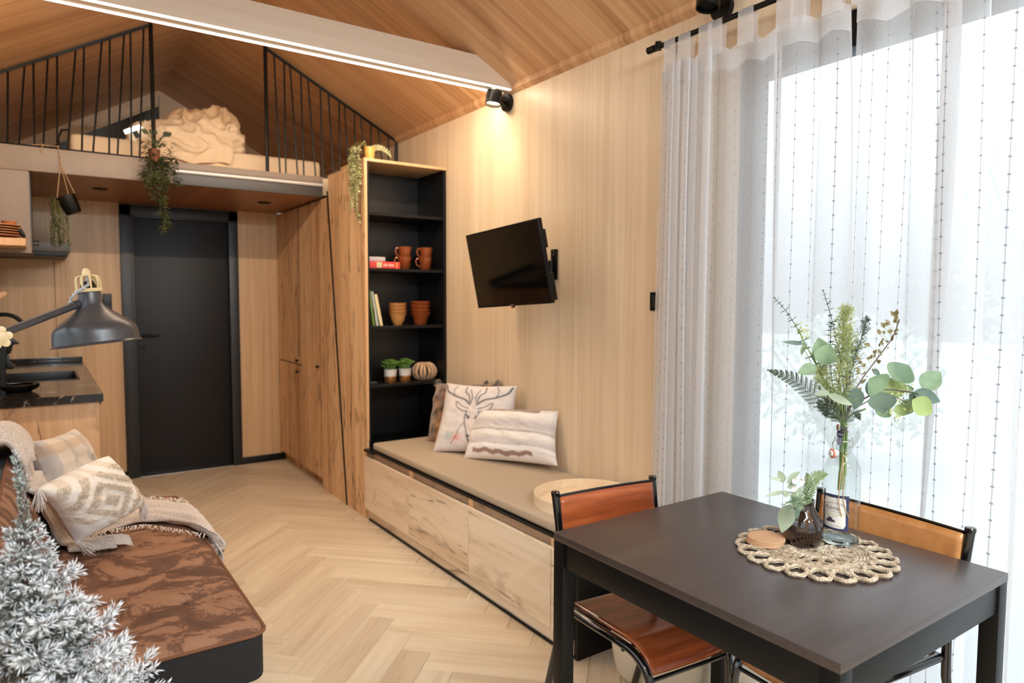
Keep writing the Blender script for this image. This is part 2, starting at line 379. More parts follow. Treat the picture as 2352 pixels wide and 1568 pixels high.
def fluffy(name, c, c2, sc=160, b=.9):
    n = N(name); f = n.noise(n.coords((1, 1, 1)), sc, 4, .6); n.bump(f, b, .006)
    n.b.inputs['Sheen Weight'].default_value = .4; return n.set(n.ramp(f, [(.35, c2), (.6, c)]), .95)
M['throw'] = fluffy('cream_fleece', srgb(226, 214, 204), srgb(196, 182, 170))
M['fringe'] = fluffy('cream_yarn', srgb(238, 230, 222), srgb(214, 204, 194))
M['knit'] = plain('cream_knit', srgb(226, 212, 190), .9, bump=.4, bscale=300)
def marble_mat():
    n = N('dark_stone_worktop'); v = n.coords((1, 1, 1)); a = n.noise(v, 5, 8, .65, 2.2)
    vein = n.ramp(a, [(.475, (0, 0, 0, 1)), (.5, (1, 1, 1, 1)), (.525, (0, 0, 0, 1))]); m = n.noise(v, 9, 3)
    k = n.math('MULTIPLY', vein, n.ramp(m, [(.5, (0, 0, 0, 1)), (.65, (1, 1, 1, 1))]))
    return n.set(n.mix(k, n.ramp(a, [(.3, srgb(20, 18, 17)), (.7, srgb(46, 42, 39))]), srgb(190, 176, 164)), .12)
M['stone'] = marble_mat()
# ------------------------------------------------------------------ the room shell
WX, LX, YB, YG, YF = 2.24, -0.36, 5.96, 7.0, -2.4       # right wall, left wall, door wall, loft gable, wall behind the camera
RX, RZ, SR, SL = 0.93, 3.264, 0.518, 0.56                # ridge and the two roof slopes
ZR = RZ-SR*(WX-RX); ZL = RZ-SL*(RX-LX)
def roof_z(x): return RZ - (SR*(x-RX) if x > RX else SL*(RX-x))
# herringbone floor: every plank a part
fl = struct(MB().box((LX-.1, YF-.1, -.12), (WX+.12, YB+.1, -.0125)), 'floor', plain('subfloor', srgb(96, 70, 48), .8), smooth=False)
L, Wp = .622, .1222; s2 = math.sqrt(2)
def clip(poly, x0, x1, y0, y1):
    for ax, v, sg in ((0, x0, 1), (0, x1, -1), (1, y0, 1), (1, y1, -1)):
        out = []
        for i in range(len(poly)):
            a, b = poly[i-1], poly[i]; da, db = (a[ax]-v)*sg, (b[ax]-v)*sg
            if (da >= 0) != (db >= 0): t = da/(da-db); out.append((a[0]+(b[0]-a[0])*t, a[1]+(b[1]-a[1])*t))
            if db >= 0: out.append(b)
        poly = out
        if len(poly) < 3: return []
    return poly
def inset(poly, d):
    n = len(poly); out = []
    for i in range(n):
        a, b, c = Vector(poly[i-1]), Vector(poly[i]), Vector(poly[(i+1) % n])
        e1 = (b-a).normalized(); e2 = (c-b).normalized(); n1 = Vector((-e1.y, e1.x)); n2 = Vector((-e2.y, e2.x))
        k = n1.dot(n2); out.append(tuple(b + (n1+n2)*(d/(1+k) if k > -.9 else d)))
    return out
def plank(poly, ang, org):
    poly = clip(poly, LX, WX, YF, YB)
    if len(poly) < 3: return
    A = sum(poly[i-1][0]*poly[i][1]-poly[i][0]*poly[i-1][1] for i in range(len(poly)))/2
    if abs(A) < 4e-4: return
    if A < 0: poly = poly[::-1]
    q = []
    for p in poly:
        if not q or (Vector(p)-Vector(q[-1])).length > .006: q.append(p)
    if (Vector(q[0])-Vector(q[-1])).length < .006: q.pop()
    if len(q) < 3: return
    a, b = inset(q, .0005), inset(q, .0018); n = len(q)
    rt = Matrix.Rotation(-ang, 2); o2 = Vector(org)
    loc = lambda p, z: (*(rt @ (Vector(p)-o2)), z)
    v = [loc(p, -.012) for p in a]+[loc(p, -.0012) for p in a]+[loc(p, 0) for p in b]
    f = [(i+k*n, (i+1) % n+k*n, (i+1) % n+(k+1)*n, i+(k+1)*n) for k in (0, 1) for i in range(n)]+[tuple(range(2*n, 3*n))]
    if org[1] < -1.35:
        rz_ = Matrix.Rotation(ang, 2); rear.add([(*(rz_ @ Vector(p[:2])+o2), p[2]) for p in v], f); return
    me = bpy.data.meshes.new('plank'); me.from_pydata(v, [], f); me.materials.append(M['floor'])
    o = bpy.data.objects.new('plank', me); C.objects.link(o); o.parent = fl; o.location = (org[0], org[1], 0); o.rotation_euler = (0, 0, ang)
rear = MB()
ua, va, na = Vector((1, 1))/s2, Vector((1, -1))/s2, Vector((-1, 1))/s2
for i in range(-3, 4):
    for j in range(-32, 45):
        O = Vector((.787 + i*L*s2, 2.940 + j*Wp*s2))
        A = [O, O+ua*L, O+ua*L+na*Wp, O+na*Wp]; plank([tuple(p) for p in A], R(45), tuple(O))
        P = O+ua*L+na*Wp
        B = [P, P+va*L, P+va*L+ua*Wp, P+ua*Wp]; plank([tuple(p) for p in B], R(-45), tuple(P))
build(rear, 'rear_planks', M['floor'], fl, smooth=False)['kind'] = 'stuff'
# right wall with the sliding window opening
WY0, WY1, WZ1 = -1.25, 1.72, 2.24
b = MB().box((WX, WY1, -.1), (WX+.12, YG, ZR+.03)).box((WX, YF, -.1), (WX+.12, WY0, ZR+.03)).box((WX, WY0, WZ1+.12), (WX+.12, WY1, ZR+.03))
struct(b, 'wall_right', M['wall'], smooth=False)
b = MB()
LW = (-1.3, 3.3, 1.0, 2.1)
b.box((LX-.12, YF, -.1), (LX, LW[0], ZL+.03)).box((LX-.12, LW[1], -.1), (LX, YG, ZL+.03)).box((LX-.12, LW[0], -.1), (LX, LW[1], LW[2])).box((LX-.12, LW[0], LW[3]), (LX, LW[1], ZL+.03))
struct(b, 'wall_left', M['wall'], smooth=False)
# door wall: flush panels with fine joints
wb_ = struct(MB().box((LX, YB+.02, 0), (.497, YB+.12, 2.11)).box((1.345, YB+.02, 0), (WX, YB+.12, 2.11)).box((.497, YB+.09, 0), (1.345, YB+.12, 2.11)).box((.497, YB+.02, 2.098), (1.345, YB+.12, 2.11)), 'wall_back', M['wall_b'], smooth=False)
for x0, x1 in ((LX, .078), (.08, .499), (1.343, WX)):
    build(MB().box((x0+.0008, YB, 0), (x1-.0008, YB+.02, 2.11)), 'panel', M['wall_b'], wb_, bevel=.0008, segs=1, smooth=False)
# gable wall over the loft
struct(MB().prism([(LX, 2.0), (WX, 2.0), (WX, ZR), (RX, RZ), (LX, ZL)], 1, YG, YG+.1), 'wall_loft', M['wall'], smooth=False)
# wall behind the camera, glazed door in it
b = MB().box((LX, YF-.1, 0), (-.3, YF, 2.6)).box((2.18, YF-.1, 0), (WX, YF, 2.6)).box((-.3, YF-.1, 2.2), (2.18, YF, 2.6)).prism([(LX, 2.54), (WX, 2.54), (WX, ZR+.02), (RX, RZ+.02), (LX, ZL+.02)], 1, YF-.1, YF)
struct(b, 'wall_front', M['wall'], smooth=False)
# ceiling: two slopes
for sx, ex, ez in ((1, WX+.12, roof_z(WX+.12)), (-1, LX-.12, roof_z(LX-.12))):
    poly = [(RX, RZ), (ex, ez), (ex, ez+.08), (RX, RZ+.08)]
    b = MB().prism(poly, 1, YF-.1, YG+.1); o = struct(b, 'ceiling', M['ceil'], smooth=False)
b = MB().prism([(WX-.028, ZR-.012), (WX, ZR-.03), (WX, ZR+.0), (WX-.03, roof_z(WX-.03))], 1, YF, YG); struct(b, 'trim_1', M['ceil'], smooth=False)
struct(MB().box((1.345, YB-.014, 0), (1.70, YB, .058)), 'baseboard_back', M['black_lam'], bevel=.002)
struct(MB().box((.23, YB-.014, 0), (.497, YB, .058)), 'baseboard_left', M['black_lam'], bevel=.002)
struct(MB().box((WX-.014, 1.78, 0), (WX, 1.955, .058)), 'baseboard_right', M['black_lam'], bevel=.002)

# big sliding window: frame, pane, header
w1 = struct(MB().box((WX+.01, WY0, WZ1), (WX+.11, WY1, WZ1+.12)).box((WX+.01, WY0, -.02), (WX+.11, WY1, .04)).box((WX+.01, WY1-.055, .04), (WX+.11, WY1, WZ1)).box((WX+.01, WY0, .04), (WX+.11, WY0+.06, WZ1)), 'window_1', M['black_metal'], bevel=.004)
for a, c in ((WY0+.06, -.28), (-.22, WY1-.055)):
    g = build(MB().box((WX+.055, a, .04), (WX+.062, c, WZ1)), 'pane', M['pane'], w1, smooth=False)
build(MB().box((WX+.03, -.28, .04), (WX+.09, -.22, WZ1)), 'mullion', M['black_metal'], w1, bevel=.003)
w2 = struct(MB().box((LX-.1, LW[0], LW[2]), (LX-.02, LW[1], LW[2]+.05)).box((LX-.1, LW[0], LW[3]-.05), (LX-.02, LW[1], LW[3])).box((LX-.1, LW[0], LW[2]), (LX-.02, LW[0]+.05, LW[3])).box((LX-.1, LW[1]-.05, LW[2]), (LX-.02, LW[1], LW[3])), 'window_2', M['black_metal'], bevel=.003)
build(MB().box((LX-.07, LW[0]+.05, LW[2]+.05), (LX-.063, LW[1]-.05, LW[3]-.05)), 'pane', M['pane'], w2, smooth=False)
w3 = struct(MB().box((-.3, YF-.08, 0), (-.24, YF-.02, 2.2)).box((2.12, YF-.08, 0), (2.18, YF-.02, 2.2)).box((-.3, YF-.08, 2.14), (2.18, YF-.02, 2.2)).box((.92, YF-.08, 0), (.98, YF-.02, 2.2)), 'door_2', M['black_metal'], bevel=.003)
build(MB().box((-.24, YF-.05, 0), (2.12, YF-.043, 2.14)), 'pane', M['pane'], w3, smooth=False)
# triangular gable window in the loft (black pane), following the left roof slope
def sl(x, off): return RZ - SL*(RX-x) - off
g = MB(); g.prism([(.36, sl(.36, .10)-.02), (.93, sl(.93, .10)-.02), (.93, sl(.93, .06)), (.36, sl(.36, .06))], 1, YG-.03, YG)
g.box((.925, YG-.03, 2.62), (.975, YG, sl(.93, .06)))
w4 = struct(g, 'window_3', M['wall'], smooth=False)
build(MB().prism([(-.05, 2.5), (.925, 2.5), (.925, sl(.925, .14)), (-.05, sl(-.05, .14))], 1, YG-.012, YG-.004), 'pane', plain('black_gable_pane', srgb(14, 14, 16), .08), w4, smooth=False)
# black door with casing, lever and lock
d1 = struct(MB().box((.585, YB+.03, .006), (1.285, YB+.07, 2.012)), 'door_1', M['door'], bevel=.003)
b = MB()
for x0, x1 in ((.497, .575), (1.272, 1.345)): b.box((x0, YB-.018, 0), (x1, YB, 2.10))
b.box((.497, YB-.018, 2.02), (1.345, YB, 2.10))
for x0, x1 in ((.556, .590), (1.280, 1.296)): b.box((x0, YB-.004, 0), (x1, YB+.08, 2.03))
b.box((.556, YB-.004, 2.008), (1.296, YB+.08, 2.03))
build(b, 'casing', M['door_frame'], d1, bevel=.003)
h = MB().tube([(.625, YB+.03, 1.105), (.625, YB-.02, 1.105)], .011, 12); h.tube([(.625, YB-.018, 1.105), (.655, YB-.024, 1.105), (.745, YB-.02, 1.105)], .009, 10); h.lathe([(.026, 0), (.026, .006), (0.0, .007)], 24, Matrix.Translation((.625, YB+.03, 1.105)) @ Matrix.Rotation(R(90), 4, 'X'))
build(h, 'handle', M['black_metal'], d1)
h = MB().lathe([(.026, 0), (.026, .008), (.01, .009), (0.0, .009)], 24, Matrix.Translation((.625, YB+.03, 1.02)) @ Matrix.Rotation(R(90), 4, 'X')); build(h, 'lock', M['black_metal'], d1)
build(MB().box((.59, YB-.01, -.001), (1.28, YB+.08, .005)), 'threshold', M['chrome'], d1)

# loft deck: slab, fascia, steel rail; downlights in its underside
ld = thing('loft_deck', 'oak-clad loft platform above the black door with a grey fascia', 'loft', (.66, 4.77, 2.11))
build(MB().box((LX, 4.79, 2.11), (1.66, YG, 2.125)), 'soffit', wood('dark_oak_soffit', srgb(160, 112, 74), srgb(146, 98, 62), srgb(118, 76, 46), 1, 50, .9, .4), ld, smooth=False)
build(MB().box((LX, 4.80, 2.125), (WX, YG, 2.245)), 'slab', M['wall'], ld, smooth=False)
build(MB().box((LX, 4.765, 2.1105), (.70, 4.79, 2.247)).box((.70, 4.765, 2.205), (1.655, 4.79, 2.247)), 'fascia', M['concrete'], ld, bevel=.002)
build(MB().box((.70, 4.770, 2.1105), (1.655, 4.79, 2.205)), 'channel', M['concrete_dk'], ld, bevel=.002)
build(MB().tube([(.70, 4.762, 2.190), (1.65, 4.762, 2.190)], .013, 12), 'ladder_rail', plain('satin_steel_rail', srgb(225, 222, 218), .35, .4), ld)
for p in ((.337, 5.268), (1.394, 5.307)):
    t = thing('downlight', 'small black recessed spot in the loft underside, ' + ('left of the door centre' if p[0] < 1 else 'right end near the wardrobe'), 'ceiling spot', (p[0], p[1], 2.11), group='recessed spots under the loft')
    build(MB().lathe([(.028, -.002), (.045, -.006), (.048, -.002), (.048, 0)], 24), 'ring', M['black_metal'], t, local=True)
    build(MB().lathe([(.0, -.001), (.028, -.002)], 24), 'lens', plain('frosted_lens', srgb(70, 60, 50), .3), t, local=True)

# white beam with two lit strips
zb, zt = 2.575, 2.718
xr = lambda z: RX+(RZ-z)/SR; xl = lambda z: RX-(RZ-z)/SL
M['strip'] = emit('warm_white_strip', (1, .88, .74, 1), 6)
def beam(bm_t, y, pw, col=(1, .78, .55)):
    build(MB().prism([(xl(zb), zb), (min(WX, xr(zb)), zb), (min(WX, xr(zb)), min(zb+.012, ZR)), (xr(zt), zt), (xl(zt), zt)], 1, y, y+.11), 'beam', M['whitewood'], bm_t, bevel=.002)
    for k, (y0, y1) in enumerate(((y+.003, y+.023), (y+.087, y+.107))):
        build(MB().box((xl(zb)+.02, y0, zb-.0035), (WX-.004, y1, zb-.0002)), 'light_strip', M['strip'], bm_t, bevel=.001)
        l = bpy.data.lights.new('strip_light', 'AREA'); l.shape = 'RECTANGLE'; l.size = 2.4; l.size_y = .02; l.energy = pw[k]; l.color = col
        o = bpy.data.objects.new('strip_light', l); C.objects.link(o); o.location = (.95, (y-.006) if k == 0 else (y+.116), zb-.004)
        o.rotation_euler = (R(-35 if k == 0 else 36), 0, 0)
bm_t = thing('ceiling_beam', 'limewashed white wooden beam crossing the room under the ceiling with light strips', 'beam', (.95, 3.29, 2.575))

beam(bm_t, 3.235, (9, 32))
beam(thing('ceiling_beam', 'added unseen fill beam with light strips, behind the camera', 'beam', (.95, -.55, 2.575)), -.6, (62, 54), (.84, .99, 1.10))  # unseen second beam, added as neutral fill light from behind

# spot lamps on the right wall
def spot_lamp(y, z, label, power, lit=True, up=.45, col=(1, .74, .48)):
    t = thing('wall_spot_lamp', label, 'wall lamp', (WX, y, z), group='black adjustable wall spots')
    ax = Matrix.Rotation(R(-90), 4, 'Y')
    build(MB().lathe([(0.0, 0), (.048, 0), (.05, .006), (.048, .024), (.0, .026)], 32, Matrix.Translation((WX, y, z)) @ ax), 'wall_plate', M['black_metal'], t)
    build(MB().tube([(WX-.02, y, z), (WX-.05, y-.005, z), (WX-.065, y-.012, z+.006)], .008, 10), 'arm', M['black_metal'], t)
    hx = Vector((WX-.115, y-.02, z+.004)); hm = Matrix.Translation(hx) @ Matrix.Rotation(R(8), 4, 'Y')
    build(MB().lathe([(.040, .034), (.045, .037), (.045, -.037), (.040, -.034), (.037, .0), (.040, .034)], 32, hm), 'lamp_head', M['black_metal'], t)
    build(MB().lathe([(0.0, -.02), (.038, -.02)], 24, hm), 'bulb_lens', emit('warm_bulb', (1, .72, .42, 1), 30) if lit else M['rubber'], t)
    if not lit: return
    for sg, e in ((-1, power), (1, power*up)):
        l = bpy.data.lights.new('spot_light', 'SPOT'); l.energy = e; l.color = col; l.spot_size = R(80 if power < 15 else 150); l.spot_blend = .7; l.shadow_soft_size = .03
        o = bpy.data.objects.new('spot_light', l); C.objects.link(o); o.location = hx + Vector((0, 0, .052*sg)); 
        o.rotation_euler = (0, 0 if sg < 0 else PI, 0)
spot_lamp(3.30, 2.515, 'black round wall spot under the end of the white beam', 4)
spot_lamp(1.80, 2.535, 'black round wall spot above the curtain rod, cut by the top of the frame', 6, False)

pd = thing('fill_globe', 'added round fill globe glowing unseen behind the camera', 'fill light', (.95, -1.5, 2.42))  # added out of view to brighten the room; no such pendant is known
build(MB().lathe([(.15*math.sin(PI*k/24), -.15*math.cos(PI*k/24)) for k in range(25)], 36), 'globe', emit('fill_globe_glow', (.86, 1.0, 1.12, 1), 88), pd, local=True)
build(MB().tube([(0, 0, .15), (0, 0, .82)], .004, 6), 'cable', M['black_metal'], pd, local=True)
spot_lamp(.1, 2.52, 'added unseen fill spot on the window wall, behind the camera', 16, True, 2.2, (.95, 1.0, 1.05))  # added uplighter out of view, brightens the ceiling and beam
spot_lamp(-1.7, 2.52, 'added unseen fill spot at the far rear of the window wall', 16, True, 2.2, (.95, 1.0, 1.05))  # another added, unseen uplighter for ceiling fill
# ------------------------------------------------------------------ wardrobe and shelf block
WF = 1.66; WT = 2.245
wr_ = thing('wardrobe', 'tall knotty oak wardrobe beside the black door, under the loft', 'wardrobe', (1.9, 5.1, 0))
build(MB().box((WF+.019, 4.44, .085), (WX-.002, YB-.002, 2.105)), 'carcass', M['black_lam'], wr_, smooth=False)
build(MB().box((WF+.05, 4.9, 0), (WF+.068, YB-.002, .085)), 'kick_board', M['knotty'], wr_, smooth=False)
def strip_y(z): return 4.384 + .305*(z/2.14) - .03*math.sin(PI*z/2.14)*.0
def side(poly, name, par=wr_): return build(MB().prism(poly, 0, WF, WF+.018), name, M['knotty'], par, bevel=.0012, segs=1, smooth=False)
zs = [0, .5, 1.0, 1.5, 2.14]
side([(4.032, 0)] + [(strip_y(z)-.011, z) for z in zs] + [(strip_y(2.14)-.011, WT), (4.032, WT)], 'side_panel')
side([(4.862, 0), (4.862, 2.10), (strip_y(2.10)+.011, 2.10)] + [(strip_y(z)+.011, z) for z in zs[:-1][::-1]], 'slanted_panel')
build(MB().prism([(strip_y(z)-.0105, z) for z in (0, .7, 1.4, 2.14)] + [(strip_y(z)+.0105, z) for z in (2.14, 1.4, .7, 0)], 0, WF-.004, WF+.016), 'grip_strip', M['black_metal'], wr_, bevel=.001, segs=1)
for nm, y0, y1, z0, z1, ky, kz in (('door', 4.866, 5.312, .075, 2.098, 4.915, .897), ('door', 5.318, 5.945, .878, 2.098, 5.40, .905), ('door', 5.316, 5.945, .085, .868, 5.40, .815)):
    d = side([(y0, z0), (y1, z0), (y1, z1), (y0, z1)], nm)
    k = build(MB().lathe([(.006, 0), (.006, .012), (.013, .016), (.013, .024), (0.0, .026)], 16, Matrix.Translation((WF, ky, kz)) @ Matrix.Rotation(R(-90), 4, 'Y')), 'knob', M['black_metal'], d)
f = thing('feather_ornament', 'small pale dried ornament hanging from a wardrobe knob', 'ornament', (WF-.02, 4.91, .88))
build(MB().tube([(WF-.026, 4.915, .90), (WF-.02, 4.90, .84), (WF-.02, 4.90, .80)], .0012, 5), 'string', M['twine'], f)
b = MB()
for k in range(7): b.leaf((WF-.012-.002*k, 4.90, .80-.015*k), (0, .25*(-1)**k, -1), (1, 0, 0), .08, .016, .05)
build(b, 'leaves', plain('dried_leaf', srgb(196, 158, 124), .8), f)

bk = thing('bookcase', 'black open shelving unit with an oak top, in front of the wardrobe end', 'bookcase', (1.95, 4.2, 0))
SD = 4.43
build(MB().box((WF, 4.030, WT), (WX-.002, SD, WT+.018)), 'top_board', M['oak_edge'], bk, bevel=.001, segs=1)
build(MB().box((WF+.001, 4.029, .50), (WF+.018, 4.034, WT)), 'edge_strip', M['oak_edge'], bk, smooth=False)
build(MB().box((WF+.0185, 4.036, .452), (WF+.032, SD, WT)), 'side_panel', M['black_lam'], bk, smooth=False)
build(MB().box((WX-.022, 4.036, .452), (WX-.002, SD, WT)), 'side_panel', M['black_lam'], bk, smooth=False)
build(MB().box((WF+.032, SD-.012, .452), (WX-.022, SD, WT)), 'back_panel', plain('black_back_panel', srgb(30, 27, 26), .34), bk, smooth=False)
for z in (1.936, 1.588, 1.222, .847):
    build(MB().box((WF+.032, 4.045, z-.018), (WX-.022, SD-.012, z)), 'shelf', M['black_lam'], bk, bevel=.001, segs=1)

# ------------------------------------------------------------------ bench with drawers and cushion
bn = thing('bench_cabinet', 'low oak drawer bench along the right wall below the television', 'bench', (1.95, 3.0, 0))
build(MB().box((WF+.03, 1.985, .08), (WX-.004, 4.02, .437)), 'carcass', M['black_lam'], bn, smooth=False)
build(MB().box((WF+.001, 1.962, 0), (WX-.004, 1.985, .437)), 'end_panel', M['black_lam'], bn, bevel=.001, segs=1)
build(MB().box((WF-.004, 1.957, .443), (WX-.004, 3.9, .452)).box((WF-.022, 3.9, .438), (WX-.004, 4.028, .452)).box((WF+.02, 4.028, .438), (WX-.004, SD-.015, .452)), 'top_board', M['black_lam'], bn, bevel=.001, segs=1)
build(MB().box((WF+.004, 1.985, 0), (WF+.024, 4.03, .073)), 'plinth', M['knotty_h'], bn, smooth=False)
build(MB().box((WF-.004, 1.985, 0), (WF+.0035, 4.0, .013)), 'plinth_trim', M['black_metal'], bn, bevel=.001, segs=1)
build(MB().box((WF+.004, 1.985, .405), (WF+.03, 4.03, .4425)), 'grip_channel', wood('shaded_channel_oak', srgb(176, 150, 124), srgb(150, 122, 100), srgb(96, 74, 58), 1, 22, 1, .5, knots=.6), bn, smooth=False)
for y0, y1 in ((3.402, 4.098-.07), (2.757, 3.398), (2.112, 2.753), (1.987, 2.108)):
    build(MB().box((WF-.018, y0, .074), (WF, y1, .406)), 'drawer_front' if y1-y0 > .2 else 'filler_panel', M['knotty_h'], bn, bevel=.0012, segs=1, smooth=False)
for y in (3.40, 2.755, 2.11): build(MB().box((WF-.004, y-.018, .4065), (WF+.004, y+.018, .4425)), 'divider', M['oak_edge'], bn, smooth=False)
def cush(u, v):
    return (lerp(1.672, 2.225, u), lerp(1.995, 3.965, v), .497 + .003*nz((u*3, v*9, 0)) )
c = MB().box((1.672, 1.99, .453), (2.228, 3.965, .498)); cu = build(c, 'seat_cushion', M['linen'], bevel=.016, segs=4)
tag(cu, 'long beige canvas seat pad on the oak bench', 'cushion'); rebase(cu, (1.95, 3.0, .453))

# ------------------------------------------------------------------ kitchen
kc = thing('kitchen_base_cabinet', 'knotty oak kitchen base cabinet under the dark stone worktop', 'cabinet', (-.07, 4.9, 0))
build(MB().box((LX+.004, 3.90, 0), (.212, 3.919, .888)), 'end_panel', M['knotty_k'], kc, bevel=.001, segs=1)
build(MB().box((LX+.004, 3.921, .08), (.192, YB-.02, .886)), 'carcass', M['black_lam'], kc, smooth=False)
for k in range(4):
    y0 = 3.925+k*.505; d = build(MB().box((.194, y0, .085), (.211, y0+.50, .86)), 'door', M['knotty_k'], kc, bevel=.001, segs=1)
    build(MB().tube([(.211, y0+.06, .872), (.226, y0+.06, .874), (.226, y0+.06, .862)], .004, 6), 'handle', M['black_metal'], d)
wt_ = thing('worktop', 'dark veined stone worktop on the kitchen cabinet', 'worktop', (-.07, 4.9, .889))
sy0, sy1, sx0, sx1 = 4.62, 5.18, -.28, .165
b = MB().box((LX+.003, 3.875, .889), (.232, sy0, .928)).box((LX+.003, sy1, .889), (.232, YB-.003, .928)).box((LX+.003, sy0, .889), (sx0, sy1, .928)).box((sx1, sy0, .889), (.232, sy1, .928))
build(b, 'slab', M['stone'], wt_, smooth=False)
build(MB().box((LX+.003, YB-.02, .929), (.232, YB-.003, .962)), 'upstand', M['stone'], wt_, bevel=.001)
sk = thing('kitchen_sink', 'black inset sink in the dark stone worktop', 'sink', (-.06, 4.9, .80))
b = MB().box((sx0+.002, sy0+.002, .80), (sx1-.002, sy1-.002, .806)).box((sx0+.001, sy0+.001, .80), (sx0+.012, sy1-.001, .931)).box((sx1-.012, sy0+.001, .80), (sx1-.001, sy1-.001, .931)).box((sx0+.012, sy0+.001, .80), (sx1-.012, sy0+.012, .931)).box((sx0+.012, sy1-.012, .80), (sx1-.012, sy1-.001, .931))
build(b, 'basin', M['black_plastic'], sk, bevel=.002)
build(MB().lathe([(.03, .806), (.03, .81), (0.0, .811)], 20, Matrix.Translation((-.06, 4.9, 0))), 'drain', M['chrome'], sk)
fc = thing('kitchen_faucet', 'black gooseneck faucet behind the floor lamp arm', 'faucet', (-.17, 5.33, .929))
fx0 = at(5, 800, 1, 5.30).x-.09; pts = [(fx0, 5.3, .93), (fx0, 5.3, 1.16)]
fr = .105
for k in range(13): a = PI - PI*.93*k/12; pts.append((fx0+fr+fr*math.cos(a), 5.3, 1.185+fr*math.sin(a)))
build(MB().tube(pts, .013, 12), 'spout', M['black_metal'], fc)
build(MB().lathe([(.028, 0), (.028, .02), (.02, .024), (.02, .09), (0, .092)], 20, Matrix.Translation((fx0, 5.3, .929))), 'base', M['black_metal'], fc)
# capsule coffee machine at the frame's left edge: body, head, tray
cm = thing('coffee_machine', 'black capsule coffee machine on the worktop, cut by the left edge', 'coffee machine', (-.13, 4.15, .929))
yc = 4.12
def CP(x, y): p = at(x, y, 1, yc); return (p.x, p.z)
body = [CP(-60, 912), CP(15, 908), CP(12, 860), CP(14, 835), CP(18, 800), CP(24, 780), CP(10, 768), CP(-20, 775), CP(-60, 830)]
build(MB().prism(body, 1, yc-.02, yc+.12), 'body', M['black_plastic'], cm, bevel=.006, segs=3)
head = [CP(5, 775), CP(26, 776), CP(44, 790), CP(30, 792), CP(24, 812), CP(14, 812)]
build(MB().prism(head, 1, yc+.01, yc+.09), 'lever', M['black_plastic'], cm, bevel=.003)
nozzle = [CP(8, 812), CP(18, 812), CP(22, 832), CP(35, 842), CP(30, 848), CP(5, 848)]
build(MB().prism(nozzle, 1, yc+.02, yc+.08), 'nozzle', M['black_plastic'], cm, bevel=.003)
tp = at(40, 893, 1, yc+.05)
build(MB().lathe([(.0, -.028), (.07, -.028), (.10, -.012), (.112, .008), (.108, .010), (.09, .004), (0, .004)], 36, Matrix.Translation((tp.x-.01, yc+.05, .957)) @ Matrix.Diagonal((.95, .8, 1, 1))), 'drip_tray', M['black_plastic'], cm)
build(MB().lathe([(.084, .006), (.088, .008), (.084, .010), (.084, .006)], 36, Matrix.Translation((tp.x-.01, yc+.05, .957)) @ Matrix.Diagonal((.95, .8, 1, 1))), 'tray_ring', M['chrome'], cm)
sp = thing('wooden_spoon', 'pale wooden spoon tip peeking in at the left edge above the worktop', 'spoon', (-.25, 5.0, .93))
q = at(2, 680, 1, 4.9)
b = MB().tube([(q.x-.16, 4.93, 1.0), (q.x-.05, 4.9, q.z-.045)], .006, 8); b.lathe([(0, -.022), (.014, -.02), (.026, 0), (.018, .03), (0, .042)], 20, Matrix.Translation((q.x-.015, 4.9, q.z)) @ Matrix.Rotation(R(65), 4, 'Y') @ Matrix.Diagonal((.8, .3, 1.2, 1)))
build(b, 'spoon', M['oak_edge'], sp)
uc = thing('utensil_crock', 'dark crock holding the wooden spoon, beyond the left edge', 'crock', (q.x-.17, 4.93, .929))
build(MB().lathe([(.05, 0), (.055, .01), (.055, .14), (.05, .14), (.048, .012), (0, .01)], 24), 'crock', M['black_lam'], uc, local=True)
# range hood, wall cabinet, open shelf with plates
rh = thing('range_hood', 'slim dark grey pull-out range hood on the door wall beside the cabinet', 'range hood', (0, 5.7, 1.67))
build(MB().box((LX+.003, 5.48, 1.700), (.166, YB-.004, 1.762)), 'front_box', M['concrete_dk'], rh, bevel=.002)
build(MB().box((LX+.003, 5.49, 1.668), (.150, YB-.004, 1.6995)), 'filter_tray', M['black_metal'], rh, bevel=.002)
wc = thing('wall_cabinet', 'concrete grey kitchen wall cabinet joined under the loft fascia', 'cabinet', (-.2, 5.1, 1.65))
build(MB().box((LX+.002, 4.768, 1.648), (-.040, 4.786, 2.109)), 'end_panel', M['concrete'], wc, bevel=.001, segs=1)
build(MB().box((LX+.002, 4.787, 1.66), (-.052, 5.47, 2.108)), 'carcass', M['black_lam'], wc, smooth=False)
for k in range(2):
    y0 = 4.789+k*.342; d = build(MB().box((-.051, y0, 1.664), (-.034, y0+.338, 2.104)), 'door', M['concrete_dk'], wc, bevel=.001, segs=1)
    build(MB().tube([(-.034, y0+.2, 1.73), (-.012, y0+.2, 1.73), (-.006, y0+.2, 1.73)], [.004, .004, .010], 10), 'knob', M['black_metal'], d)
ws = thing('wall_shelf', 'light oak open shelf carrying the brown plates at the left edge', 'shelf', (-.2, 4.62, 1.65))
build(MB().box((LX+.002, 4.50, 1.672), (-.062, 4.767, 1.712)), 'board', M['oak_edge'], ws, bevel=.001, segs=1)
pl0 = None
